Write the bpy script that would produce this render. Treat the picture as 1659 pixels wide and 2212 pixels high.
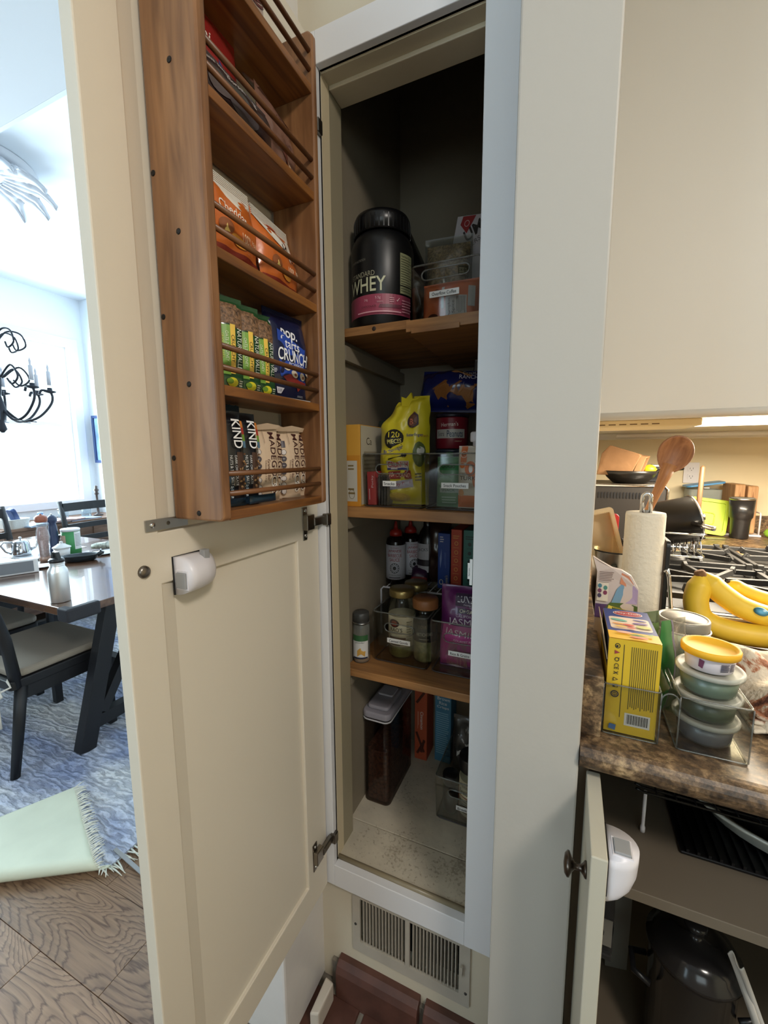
import bpy, bmesh, math, random
from math import sin, cos, pi, radians as rad
from mathutils import Vector as V, Matrix, Euler, noise as mnoise
from mathutils.geometry import tessellate_polygon
random.seed(7)
for o in list(bpy.data.objects): bpy.data.objects.remove(o)
S = bpy.context.scene
COL = S.collection

# ---------------------------------------------------------------- camera
cd = bpy.data.cameras.new('camera'); cam = bpy.data.objects.new('camera', cd); COL.objects.link(cam)
cd.sensor_fit = 'VERTICAL'; cd.sensor_height = 24.0
cd.lens = 902.5 / 2212.0 * 24.0
cd.clip_start = 0.02; cd.clip_end = 60
yaw, pitch, roll = rad(23.85), rad(7.6), rad(-0.306)
f_ = V((-sin(yaw)*cos(pitch), cos(yaw)*cos(pitch), -sin(pitch)))
r_ = V((cos(yaw), sin(yaw), 0)); u_ = r_.cross(f_)
r2 = cos(roll)*r_ + sin(roll)*u_; u2 = r2.cross(f_)
mw = Matrix((r2, u2, -f_)).transposed().to_4x4(); mw.translation = V((0, -0.78, 1.36))
cam.matrix_world = mw
S.camera = cam

# ---------------------------------------------------------------- world, lights, exposure
S.view_settings.view_transform = 'Standard'; S.view_settings.look = 'None'
S.view_settings.gamma = 1.0; S.view_settings.use_curve_mapping = False
S.view_settings.exposure = 0.0
S.cycles.use_denoising = True
S.cycles.max_bounces = 10; S.cycles.diffuse_bounces = 5; S.cycles.transparent_max_bounces = 24
S.cycles.caustics_reflective = False; S.cycles.caustics_refractive = False
S.cycles.sample_clamp_indirect = 6.0
w = bpy.data.worlds.new('sky'); S.world = w; w.use_nodes = True
bg = w.node_tree.nodes['Background']; bg.inputs[0].default_value = (0.80, 0.91, 1.0, 1); bg.inputs[1].default_value = 3.0

def lamp(name, loc, target, sx, sy, power, color, spread=pi):
    d = bpy.data.lights.new(name, 'AREA'); d.shape = 'RECTANGLE'; d.size = sx; d.size_y = sy
    d.energy = power; d.color = color; d.spread = spread
    o = bpy.data.objects.new(name, d); COL.objects.link(o); o.location = loc
    o.rotation_euler = (V(target) - V(loc)).to_track_quat('-Z', 'Y').to_euler()
    return o
lamp('window_daylight', (-4.75, 0.72, 1.75), (0, 0.72, 1.55), 2.1, 1.7, 330, (0.74, 0.87, 1.0))
lamp('side_fill_light', (-1.75, -2.75, 1.7), (-1.2, 0, 1.4), 1.5, 1.5, 27, (0.60, 0.79, 1.0))  # unseen bluish fill, added to brighten the pantry frame from behind left
lamp('kitchen_ceiling_lamp', (1.0, -1.35, 2.52), (0.2, -0.9, 0), 0.35, 0.35, 26, (1.0, 0.925, 0.84))
lamp('rear_fill_light', (0.6, -2.75, 1.6), (0.2, 0, 1.3), 1.0, 1.0, 3.5, (0.95, 0.97, 1.0))  # weak unseen fill added behind the camera

# ---------------------------------------------------------------- materials
def lin(c):
    return tuple(((x/255)/12.92 if x/255 <= .04045 else ((x/255+.055)/1.055)**2.4) for x in c)
MATS = {}
def pr(m):
    return m.node_tree.nodes['Principled BSDF']
def mat(key, c=None, rough=.5, metal=0., var=0., scale=40., bump=0., bscale=None, coat=0., emit=0., stretch=None, spec=.5):
    if key in MATS: return MATS[key]
    m = bpy.data.materials.new(key); m.use_nodes = True; MATS[key] = m
    nt = m.node_tree; N = nt.nodes; L = nt.links; p = pr(m)
    col = lin(c)
    p.inputs['Base Color'].default_value = (*col, 1); p.inputs['Roughness'].default_value = rough
    p.inputs['Metallic'].default_value = metal; p.inputs['Coat Weight'].default_value = coat
    p.inputs['Specular IOR Level'].default_value = spec
    if emit:
        p.inputs['Emission Color'].default_value = (*col, 1); p.inputs['Emission Strength'].default_value = emit
    if var or bump:
        tc = N.new('ShaderNodeTexCoord'); mp = N.new('ShaderNodeMapping'); L.new(tc.outputs['Object'], mp.inputs[0])
        if stretch: mp.inputs['Scale'].default_value = stretch
        nz = N.new('ShaderNodeTexNoise'); nz.inputs['Scale'].default_value = scale; nz.inputs['Detail'].default_value = 4
        L.new(mp.outputs[0], nz.inputs[0])
        if var:
            cr = N.new('ShaderNodeValToRGB'); L.new(nz.outputs[0], cr.inputs[0])
            cr.color_ramp.elements[0].position = .3; cr.color_ramp.elements[1].position = .7
            cr.color_ramp.elements[0].color = (*[x*(1-var) for x in col], 1)
            cr.color_ramp.elements[1].color = (*[min(1, x*(1+var)) for x in col], 1)
            L.new(cr.outputs[0], p.inputs['Base Color'])
        if bump:
            n2 = nz
            if bscale:
                n2 = N.new('ShaderNodeTexNoise'); n2.inputs['Scale'].default_value = bscale; L.new(mp.outputs[0], n2.inputs[0])
            b = N.new('ShaderNodeBump'); b.inputs['Strength'].default_value = bump; b.inputs['Distance'].default_value = .003
            L.new(n2.outputs[0], b.inputs['Height']); L.new(b.outputs[0], p.inputs['Normal'])
    return m
def wood(key, c1, c2, axis='Z', scale=1., rough=.5, dist=3., freq=60., coat=0., dark=.0, bump=.25):
    if key in MATS: return MATS[key]
    m = bpy.data.materials.new(key); m.use_nodes = True; MATS[key] = m
    nt = m.node_tree; N = nt.nodes; L = nt.links; p = pr(m)
    p.inputs['Roughness'].default_value = rough; p.inputs['Coat Weight'].default_value = coat
    tc = N.new('ShaderNodeTexCoord'); mp = N.new('ShaderNodeMapping'); L.new(tc.outputs['Object'], mp.inputs[0])
    k = .09
    sc = {'X': (k, 1, 1), 'Y': (1, k, 1), 'Z': (1, 1, k)}[axis]
    mp.inputs['Scale'].default_value = tuple(s*scale for s in sc)
    wv = N.new('ShaderNodeTexNoise'); wv.inputs['Scale'].default_value = freq; wv.inputs['Detail'].default_value = 6; wv.inputs['Distortion'].default_value = dist*.2
    n2 = N.new('ShaderNodeTexNoise'); n2.inputs['Scale'].default_value = 9; n2.inputs['Detail'].default_value = 3; n2.inputs['Distortion'].default_value = 1.0
    L.new(mp.outputs[0], wv.inputs[0]); L.new(mp.outputs[0], n2.inputs[0])
    mx = N.new('ShaderNodeMath'); mx.operation = 'MULTIPLY_ADD'; mx.inputs[1].default_value = .65
    ad = N.new('ShaderNodeMath'); ad.operation = 'MULTIPLY'; ad.inputs[1].default_value = .35
    L.new(n2.outputs[0], ad.inputs[0]); L.new(wv.outputs[0], mx.inputs[0]); L.new(ad.outputs[0], mx.inputs[2])
    cr = N.new('ShaderNodeValToRGB'); L.new(mx.outputs[0], cr.inputs[0])
    cr.color_ramp.elements[0].position = .36; cr.color_ramp.elements[1].position = .66
    cr.color_ramp.elements[0].color = (*lin(c1), 1); cr.color_ramp.elements[1].color = (*lin(c2), 1)
    L.new(cr.outputs[0], p.inputs['Base Color'])
    b = N.new('ShaderNodeBump'); b.inputs['Strength'].default_value = bump; b.inputs['Distance'].default_value = .001
    L.new(wv.outputs[0], b.inputs['Height']); L.new(b.outputs[0], p.inputs['Normal'])
    return m
def clear(key, tint=(235, 235, 232), fac=.10, rough=.06, haze=0., hcol=(220, 225, 220)):
    """thin clear plastic or glass: lets light straight through, with a sheen that grows at grazing angles"""
    if key in MATS: return MATS[key]
    m = bpy.data.materials.new(key); m.use_nodes = True; MATS[key] = m
    nt = m.node_tree; N = nt.nodes; L = nt.links
    N.remove(pr(m)); out = N['Material Output']
    t = N.new('ShaderNodeBsdfTransparent'); t.inputs[0].default_value = (*lin(tint), 1)
    g = N.new('ShaderNodeBsdfGlossy'); g.inputs['Roughness'].default_value = rough; g.inputs[0].default_value = (.9, .9, .9, 1)
    lw = N.new('ShaderNodeLayerWeight'); lw.inputs[0].default_value = .35
    mm = N.new('ShaderNodeMath'); mm.operation = 'MULTIPLY_ADD'; mm.inputs[1].default_value = .34; mm.inputs[2].default_value = fac*.15; mm.use_clamp = True
    L.new(lw.outputs['Fresnel'], mm.inputs[0])
    mx = N.new('ShaderNodeMixShader'); L.new(mm.outputs[0], mx.inputs[0]); L.new(t.outputs[0], mx.inputs[1]); L.new(g.outputs[0], mx.inputs[2])
    last = mx
    if haze:
        d = N.new('ShaderNodeBsdfDiffuse'); d.inputs[0].default_value = (*lin(hcol), 1)
        m2 = N.new('ShaderNodeMixShader'); m2.inputs[0].default_value = haze
        L.new(mx.outputs[0], m2.inputs[1]); L.new(d.outputs[0], m2.inputs[2]); last = m2
    L.new(last.outputs[0], out.inputs[0])
    return m
PC = {}
def ink(c, rough=.45):
    k = 'ink_%02x%02x%02x' % tuple(c)
    return mat(k, c, rough)

# ---------------------------------------------------------------- mesh builder
class B:
    def __init__(s): s.v = []; s.f = []; s.m = []; s.sm = []
    def add(s, vs, fs, m=None, smooth=False):
        k = len(s.v); s.v += [tuple(x) for x in vs]
        for f in fs: s.f.append(tuple(i+k for i in f)); s.m.append(m); s.sm.append(smooth)
        return s
    def box(s, x0, x1, y0, y1, z0, z1, m=None):
        vs = [(x, y, z) for z in (z0, z1) for y in (y0, y1) for x in (x0, x1)]
        return s.add(vs, [(0, 2, 3, 1), (4, 5, 7, 6), (0, 1, 5, 4), (2, 6, 7, 3), (0, 4, 6, 2), (1, 3, 7, 5)], m)
    def beam(s, p, q, a, b, m=None, up=(0, 0, 1)):
        p, q = V(p), V(q); d = (q-p).normalized(); x = d.cross(V(up))
        if x.length < 1e-4: x = d.cross(V((1, 0, 0)))
        x.normalize(); y = d.cross(x)
        vs = [c + x*i*a/2 + y*j*b/2 for c in (p, q) for j in (-1, 1) for i in (-1, 1)]
        return s.add(vs, [(0, 2, 3, 1), (4, 5, 7, 6), (0, 1, 5, 4), (2, 6, 7, 3), (0, 4, 6, 2), (1, 3, 7, 5)], m)
    def lathe(s, prof, n=28, c=(0, 0, 0), m=None, smooth=True, sx=1., sy=1.):
        vs = []; k = len(prof)
        for r, z in prof:
            for i in range(n):
                t = 2*pi*i/n; vs.append((c[0]+r*cos(t)*sx, c[1]+r*sin(t)*sy, c[2]+z))
        fs = []
        for j in range(k-1):
            for i in range(n):
                i2 = (i+1) % n; fs.append((j*n+i, j*n+i2, (j+1)*n+i2, (j+1)*n+i))
        s.add(vs, fs, m, smooth)
        k0 = len(s.v) - len(vs)
        if prof[0][0] > 1e-6: s.f.append(tuple(k0+i for i in reversed(range(n)))); s.m.append(m); s.sm.append(False)
        if prof[-1][0] > 1e-6: s.f.append(tuple(k0+(k-1)*n+i for i in range(n))); s.m.append(m); s.sm.append(False)
        return s
    def tube(s, pts, r, n=10, m=None, closed=False, caps=True):
        pts = [V(p) for p in pts]; k = len(pts); rs = r if isinstance(r, (list, tuple)) else [r]*k
        vs = []; prev = None
        for i, p in enumerate(pts):
            if closed: d = pts[(i+1) % k] - pts[i-1]
            else: d = pts[min(i+1, k-1)] - pts[max(i-1, 0)]
            d.normalize()
            if prev is None:
                x = d.cross(V((0, 0, 1)))
                if x.length < 1e-3: x = d.cross(V((1, 0, 0)))
            else: x = prev - d*prev.dot(d)
            x.normalize(); prev = x; y = d.cross(x)
            for j in range(n):
                t = 2*pi*j/n; vs.append(p + (x*cos(t) + y*sin(t))*rs[i])
        fs = []
        for i in range(k if closed else k-1):
            for j in range(n):
                a, b2 = i, (i+1) % k; j2 = (j+1) % n
                fs.append((a*n+j, a*n+j2, b2*n+j2, b2*n+j))
        if caps and not closed:
            fs.append(tuple(reversed(range(n)))); fs.append(tuple((k-1)*n+j for j in range(n)))
        return s.add(vs, fs, m, True)
    def grid(s, fn, nu, nv, m=None, smooth=True, flip=False):
        vs = [fn(i/nu, j/nv) for j in range(nv+1) for i in range(nu+1)]
        fs = []
        for j in range(nv):
            for i in range(nu):
                a = j*(nu+1)+i; q = (a, a+1, a+nu+2, a+nu+1)
                fs.append(tuple(reversed(q)) if flip else q)
        return s.add(vs, fs, m, smooth)
    def prism(s, pts, z0, z1, m=None, fn=None):
        """pts: 2d outline, extruded along z; fn maps (x,y,z) to a place"""
        n = len(pts); g = fn or (lambda x, y, z: (x, y, z))
        vs = [g(x, y, z0) for x, y in pts] + [g(x, y, z1) for x, y in pts]
        fs = [(i, (i+1) % n, n+(i+1) % n, n+i) for i in range(n)]
        fs += [tuple(reversed(range(n))), tuple(range(n, 2*n))]
        return s.add(vs, fs, m)
    def plate(s, outer, holes, z0, z1, m=None, fn=None):
        """outline with holes, given a thickness"""
        g = fn or (lambda x, y, z: (x, y, z))
        loops = [outer] + holes; flat = [p for l in loops for p in l]; n = len(flat)
        tris = tessellate_polygon([[V((x, y, 0)) for x, y in l] for l in loops])
        vs = [g(x, y, z0) for x, y in flat] + [g(x, y, z1) for x, y in flat]
        fs = [tuple(t) for t in tris] + [tuple(n+i for i in reversed(t)) for t in tris]
        k = 0
        for l in loops:
            c = len(l)
            for i in range(c): fs.append((k+i, k+(i+1) % c, n+k+(i+1) % c, n+k+i))
            k += c
        return s.add(vs, fs, m)
    def sphere(s, c, r, m=None, n=12, sx=1, sy=1, sz=1):
        prof = [(r*sin(pi*i/n), -r*cos(pi*i/n)*sz) for i in range(n+1)]
        prof[0] = (0, -r*sz); prof[-1] = (0, r*sz)
        return s.lathe(prof, 2*n, c, m, True, sx, sy)
def mesh_of(name, b, default):
    me = bpy.data.meshes.new(name); me.from_pydata(b.v, [], b.f)
    slots = []
    for x in b.m:
        x = x or default
        if x not in slots: slots.append(x)
    for x in slots: me.materials.append(x)
    ix = {x: i for i, x in enumerate(slots)}
    for p, x, sm in zip(me.polygons, b.m, b.sm):
        p.material_index = ix[x or default]; p.use_smooth = sm
    me.update()
    bm = bmesh.new(); bm.from_mesh(me); bmesh.ops.remove_doubles(bm, verts=bm.verts, dist=1e-6)
    bmesh.ops.recalc_face_normals(bm, faces=bm.faces); bm.to_mesh(me); bm.free()
    return me
def obj(name, b, m=None, parent=None, bevel=0., seg=2, recalc=True):
    me = mesh_of(name, b, m) if recalc else raw_mesh(name, b, m)
    o = bpy.data.objects.new(name, me); COL.objects.link(o)
    if parent is not None: o.parent = parent
    if bevel:
        md = o.modifiers.new('edges', 'BEVEL'); md.width = bevel; md.segments = seg; md.limit_method = 'ANGLE'; md.angle_limit = rad(40); md.harden_normals = False
    return o
def raw_mesh(name, b, default):
    me = bpy.data.meshes.new(name); me.from_pydata(b.v, [], b.f)
    slots = []
    for x in b.m:
        x = x or default
        if x not in slots: slots.append(x)
    for x in slots: me.materials.append(x)
    ix = {x: i for i, x in enumerate(slots)}
    for p, x, sm in zip(me.polygons, b.m, b.sm): p.material_index = ix[x or default]; p.use_smooth = sm
    me.update(); return me
def tag(o, label=None, cat=None, group=None, kind=None):
    if label: o['label'] = label
    if cat: o['category'] = cat
    if group: o['group'] = group
    if kind: o['kind'] = kind
    return o
def thing(name, label, cat, loc=(0, 0, 0), rz=0., group=None, rx=0., ry=0.):
    o = bpy.data.objects.new(name, None); COL.objects.link(o); o.empty_display_size = .02
    o.location = loc; o.rotation_euler = (rx, ry, rz)
    return tag(o, label, cat, group)
def dup(root, loc, rz=None, label=None, rx=None, ry=None, scale=None):
    r = root.copy(); COL.objects.link(r); r.location = loc; e = list(root.rotation_euler)
    if rx is not None: e[0] = rx
    if ry is not None: e[1] = ry
    if rz is not None: e[2] = rz
    r.rotation_euler = e
    if scale: r.scale = scale
    if label: r['label'] = label
    for ch in list(root.children):
        c = ch.copy(); COL.objects.link(c); c.parent = r
        for g in ch.children:
            d = g.copy(); COL.objects.link(d); d.parent = c
    return r
def struct(name, b, m, bevel=0., parent=None):
    o = obj(name, b, m, parent, bevel)
    if parent is None: o['kind'] = 'structure'
    return o
def rrect(x0, x1, y0, y1, r, n=5):
    out = []
    for cx, cy, a in ((x1-r, y0+r, -90), (x1-r, y1-r, 0), (x0+r, y1-r, 90), (x0+r, y0+r, 180)):
        for i in range(n+1):
            t = rad(a + 90*i/n); out.append((cx+r*cos(t), cy+r*sin(t)))
    return out

# ---------------------------------------------------------------- flat print on surfaces
TXT = {}
def text2d(t, bold=0.):
    k = (t, bold)
    if k in TXT: return TXT[k]
    c = bpy.data.curves.new('t', 'FONT'); c.body = t; c.resolution_u = 3; c.offset = bold; c.fill_mode = 'FRONT'
    o = bpy.data.objects.new('t', c)
    me = bpy.data.meshes.new_from_object(o)
    vs = [(v.co.x, v.co.y) for v in me.vertices]; fs = [tuple(p.vertices) for p in me.polygons]
    bpy.data.objects.remove(o); bpy.data.curves.remove(c); bpy.data.meshes.remove(me)
    if vs:
        x0 = min(v[0] for v in vs); x1 = max(v[0] for v in vs); y0 = min(v[1] for v in vs); y1 = max(v[1] for v in vs)
        vs = [(x-x0, y-y0) for x, y in vs]
    else: x1 = x0 = y0 = y1 = 0
    TXT[k] = (vs, fs, max(x1-x0, 1e-6), max(y1-y0, 1e-6)); return TXT[k]
class Print:
    """flat print laid on a surface S(u,v)->(place, outward direction), in metres"""
    def __init__(s, surf, seg=0.): s.S = surf; s.b = B(); s.k = 0; s.seg = seg
    def _put(s, pts, faces, c, step=True):
        if step: s.k += 1
        e = .0008 + .00014*s.k; vs = []
        for u, v in pts:
            p, n = s.S(u, v); vs.append(p + n*e)
        s.b.add(vs, faces, ink(c))
        return s
    def rect(s, u0, v0, u1, v1, c):
        nu = max(1, int(abs(u1-u0)/s.seg)+1) if s.seg else 1; nv = max(1, int(abs(v1-v0)/s.seg)+1) if s.seg else 1
        pts = [(u0+(u1-u0)*i/nu, v0+(v1-v0)*j/nv) for j in range(nv+1) for i in range(nu+1)]
        return s._put(pts, [(j*(nu+1)+i, j*(nu+1)+i+1, (j+1)*(nu+1)+i+1, (j+1)*(nu+1)+i) for j in range(nv) for i in range(nu)], c)
    def poly(s, pts, c):
        n = len(pts); cx = sum(p[0] for p in pts)/n; cy = sum(p[1] for p in pts)/n
        R = [[(cx+(x-cx)*k, cy+(y-cy)*k) for x, y in pts] for k in (1, .66, .33)]
        allp = R[0]+R[1]+R[2]+[(cx, cy)]
        f = []
        for j in range(2):
            for i in range(n): f.append((j*n+i, j*n+(i+1) % n, (j+1)*n+(i+1) % n, (j+1)*n+i))
        for i in range(n): f.append((2*n+i, 2*n+(i+1) % n, 3*n))
        return s._put(allp, f, c)
    def ell(s, u, v, a, b, c, n=20, rot=0.):
        return s.poly([(u+a*cos(t)*cos(rot)-b*sin(t)*sin(rot), v+a*cos(t)*sin(rot)+b*sin(t)*cos(rot)) for t in (2*pi*i/n for i in range(n))], c)
    def ring(s, u, v, a, b, th, c, n=24):
        o = [(u+a*cos(2*pi*i/n), v+b*sin(2*pi*i/n)) for i in range(n)]; q = [(u+(a-th)*cos(2*pi*i/n), v+(b-th)*sin(2*pi*i/n)) for i in range(n)]
        return s._put(o+q, [(i, (i+1) % n, n+(i+1) % n, n+i) for i in range(n)], c)
    def text(s, t, u, v, h, c, w=None, rot=0., bold=.0, al='c', skew=0.):
        """h: height of the lettering, w: its length if fixed; (u,v) its centre (or left/right middle)"""
        vs, fs, tw, th = text2d(t, round(bold*.5, 4)); sy = h/th; sx = (w/tw) if w else sy
        L = tw*sx; ox = {'c': -L/2, 'l': 0, 'r': -L}[al]; ca, sa = cos(rot), sin(rot); pts = []
        for x, y in vs:
            a = x*sx+ox + skew*(y*sy-h/2); b = y*sy-h/2; pts.append((u+a*ca-b*sa, v+a*sa+b*ca))
        return s._put(pts, fs, c)
    def lines(s, u0, v0, u1, v1, n, c, fill=.45, ragged=.25, vertical=False):
        """small print too fine to read: rows of thin bars"""
        for i in range(n):
            k = 1-ragged*random.random()
            if vertical:
                d = (u1-u0)/n; s.rect(u0+d*i, v1-(v1-v0)*k, u0+d*i+d*fill, v1, c)
            else:
                d = (v1-v0)/n; s.rect(u0, v0+d*i, u0+(u1-u0)*k, v0+d*i+d*fill, c)
            s.k -= 1
        s.k += 1; return s
    def done(s, name, parent): return obj(name, s.b, ink((0, 0, 0)), parent, recalc=False)
def plane(o, u, v):
    o, u, v = V(o), V(u).normalized(), V(v).normalized(); n = u.cross(v)
    return lambda a, b: (o+u*a+v*b, n)
def cylsurf(r, c=(0, 0, 0), th0=0., taper=None):
    c = V(c)
    def fn(a, b):
        rr = taper(b) if taper else r
        t = th0 + a/r; n = V((sin(t), -cos(t), 0)); return c + n*rr + V((0, 0, b)), n
    return fn

# ---------------------------------------------------------------- bags, boxes, bottles, bins
def pouch(w, h, t, seed=0, crimp=.008, wr=.0015, bulge=.5, nu=18, nv=26, waist=0., warp=None):
    """a sealed bag standing up, front towards -Y; returns builder and its front surface"""
    sd = V((seed*3.1, seed*1.7, seed*.9))
    def prof(u, v):
        a = max(0., 1-(2*u/w)**2)**.55
        q = min(max((v-crimp)/(h-2*crimp), 0), 1); bb = max(0., sin(pi*q))**bulge
        return a*bb
    def fr(u, v, sgn):
        k = prof(u, v); n = mnoise.noise(V((u*38, v*30, sgn*2))+sd)*wr*2.2*min(1, k*3) + abs(mnoise.noise(V((u*16, v*13, sgn*4))+sd*1.7))*wr*2.4*min(1, k*3)
        y = -sgn*(t/2*k + n) - .0003*sgn
        x = u*(1-waist*k) + mnoise.noise(V((v*25, sgn, 3))+sd)*wr*.6
        return V(warp((x, y, v))) if warp else V((x, y, v))
    b = B()
    b.grid(lambda a, c: fr((a-.5)*w, c*h, 1), nu, nv)
    b.grid(lambda a, c: fr((a-.5)*w, c*h, -1), nu, nv, flip=True)
    G = [V(q) for q in b.v[:(nu+1)*(nv+1)]]
    def surf(u, v):
        a = min(max((u/w+.5)*nu, 0), nu-1e-6); c = min(max(v/h*nv, 0), nv-1e-6); i, j = int(a), int(c); a -= i; c -= j
        p0, p1, p2, p3 = G[j*(nu+1)+i], G[j*(nu+1)+i+1], G[(j+1)*(nu+1)+i], G[(j+1)*(nu+1)+i+1]
        p = (p0*(1-a)+p1*a)*(1-c)+(p2*(1-a)+p3*a)*c
        n = (p1-p0+p3-p2).cross(p2-p0+p3-p1)
        n = n.normalized() if n.length > 1e-12 else V((0, -1, 0))
        if n.y > 0: n = -n
        return p, n
    return b, surf
def crimps(b_or_none, w, h, z, m, parent, t=.0014, n=5):
    """ribbed seal across a bag's end"""
    b = B(); d = h/n
    for i in range(n): b.box(-w/2, w/2, -t, t, z+d*i, z+d*i+d*.6)
    return obj('seal', b, m, parent)
def carton(name, label, cat, w, d, h, loc, rz, m, top=None, group=None, rx=0., ry=0., bev=.0012):
    t = thing(name, label, cat, loc, rz, group, rx, ry)
    b = B().box(-w/2, w/2, -d/2, d/2, 0, h)
    obj('carton_body', b, m, t, bev)
    return t
def bin_(name, label, w, d, h, loc, rz=0., m=None, text=None, tw=.06, tz=.4, tx=0., slot=(.5, .72, .30), wt=.0022, tint_flare=0.):
    """open clear bin with a stadium hand slot in the front, front towards -Y, origin at centre of its base"""
    t = thing(name, label, 'storage bin', loc, rz)
    m = m or CLEAR
    cy, cz, hw = 0, h*slot[1], w*slot[2]; sh = h*.085
    hole = []
    for sgn in (1, -1):
        for i in range(9):
            a = rad(-90+180*i/8) if sgn > 0 else rad(90+180*i/8)
            hole.append((sgn*hw*1.0 + sh*cos(a) - sgn*sh, cz + sh*sin(a)))
    fl = .004
    b = B()
    b.plate(rrect(-w/2, w/2, 0, h, .006), [hole], -d/2, -d/2+wt, fn=lambda x, y, z: (x*(1-.03*(1-y/h)), z+.006*(1-y/h), y))
    b.plate(rrect(-w/2, w/2, 0, h, .006), [hole], d/2-wt, d/2, fn=lambda x, y, z: (x*(1-.03*(1-y/h)), z-.006*(1-y/h), y))
    for s_ in (-1, 1):
        b.prism([(-d/2+.008, 0), (d/2-.008, 0), (d/2-.002, h), (-d/2+.002, h)], 0, wt, fn=lambda y, z, k, s_=s_: (s_*(w/2*(1-.03*(1-z/h))-k), y, z))
    b.box(-w/2*.965, w/2*.965, -d/2+.007, d/2-.007, 0, wt)
    obj('tub', b, m, t)
    rim = B(); rim.tube([(x, y, h) for x, y in rrect(-w/2, w/2, -d/2, d/2, .012)], .0019, 6, closed=True)
    obj('rim', rim, CLEAR_EDGE, t)
    base = B(); base.tube([(x*.965, y*.965, .0015) for x, y in rrect(-w/2, w/2, -d/2, d/2, .012)], .0016, 6, closed=True)
    obj('base_edge', base, BIN_BASE, t)
    ho = B(); ho.tube([(x, -d/2-.0005+.006*(1-z/h), z) for x, z in hole], .0016, 6, closed=True)
    obj('handle_edge', ho, CLEAR_EDGE, t)
    if text:
        lh = .0125
        lb = B().box(tx-tw/2, tx+tw/2, -d/2-.0012+.003, -d/2+.0035, h*tz-lh/2, h*tz+lh/2)
        lo = obj('name_label', lb, mat('label_white', (232, 232, 230), .5), t)
        P = Print(plane((tx, -d/2+.0018, h*tz), (1, 0, 0), (0, 0, 1))); P.text(text, 0, 0, lh*.55, (15, 15, 15), w=tw*.82, bold=.008)
        P.done('lettering', lo)
    return t

# ---------------------------------------------------------------- common materials
CLEAR = clear('clear_plastic', (246, 246, 244)); CLEAR_EDGE = clear('clear_plastic_edge', (200, 200, 196), .3, .2, .10)
BIN_BASE = mat('bin_base_shade', (60, 52, 50), .3)
GLASS = clear('glass', (244, 248, 246), .14, .02)
PAINT = mat('cream_door_paint', (222, 212, 194), .38, bump=.05, bscale=90)
TRIM = mat('trim_paint', (222, 221, 222), .36, bump=.12, bscale=60)
WALLP = mat('wall_paint', (218, 206, 186), .6, bump=.08, bscale=120)
PARTP = mat('partition_paint', (184, 178, 168), .5, bump=.12, bscale=70)
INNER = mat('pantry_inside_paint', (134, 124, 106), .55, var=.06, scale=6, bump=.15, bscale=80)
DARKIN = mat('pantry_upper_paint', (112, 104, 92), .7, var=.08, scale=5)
WHITEW = mat('dining_paint', (235, 240, 245), .7)
KWALL = mat('kitchen_wall_paint', (238, 224, 190), .6)
STEEL = mat('brushed_steel', (190, 188, 184), .28, 1., bump=.03, scale=300, stretch=(1, 1, .02))
CHROME = mat('chrome', (215, 215, 215), .08, 1.)
DKSTEEL = mat('aged_metal', (130, 124, 116), .35, 1.)
BLACKP = mat('black_plastic', (22, 22, 24), .35)
BLACKIRON = mat('cast_iron', (24, 23, 22), .55, bump=.2, scale=200)
WHITEP = mat('white_plastic', (226, 222, 226), .35)
GREYP = mat('grey_plastic', (150, 150, 150), .4)
RACKV = wood('rack_wood_upright', (102, 66, 40), (160, 114, 74), 'Z', 1., .42, coat=.1)
RACKH = wood('rack_wood_shelf', (96, 58, 28), (160, 104, 50), 'Y', 1., .42, coat=.1)
ROD = wood('rack_rod_wood', (92, 56, 30), (132, 86, 50), 'Y', 1., .4)
SHELF = wood('pantry_shelf_wood', (120, 82, 48), (170, 122, 72), 'X', 1., .5)
DKWOOD = mat('black_stained_wood', (15, 15, 19), .5, var=.2, scale=30, stretch=(1, 1, .1))
TABLEW = wood('table_top_wood', (70, 46, 32), (104, 74, 54), 'X', 1., .22, coat=.4, bump=.1)
BRICK = mat('brick_clay', (84, 52, 42), .5, var=.25, scale=22, bump=.25)
MORTAR = mat('mortar', (120, 112, 100), .8, var=.15, scale=60, bump=.4)

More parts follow.
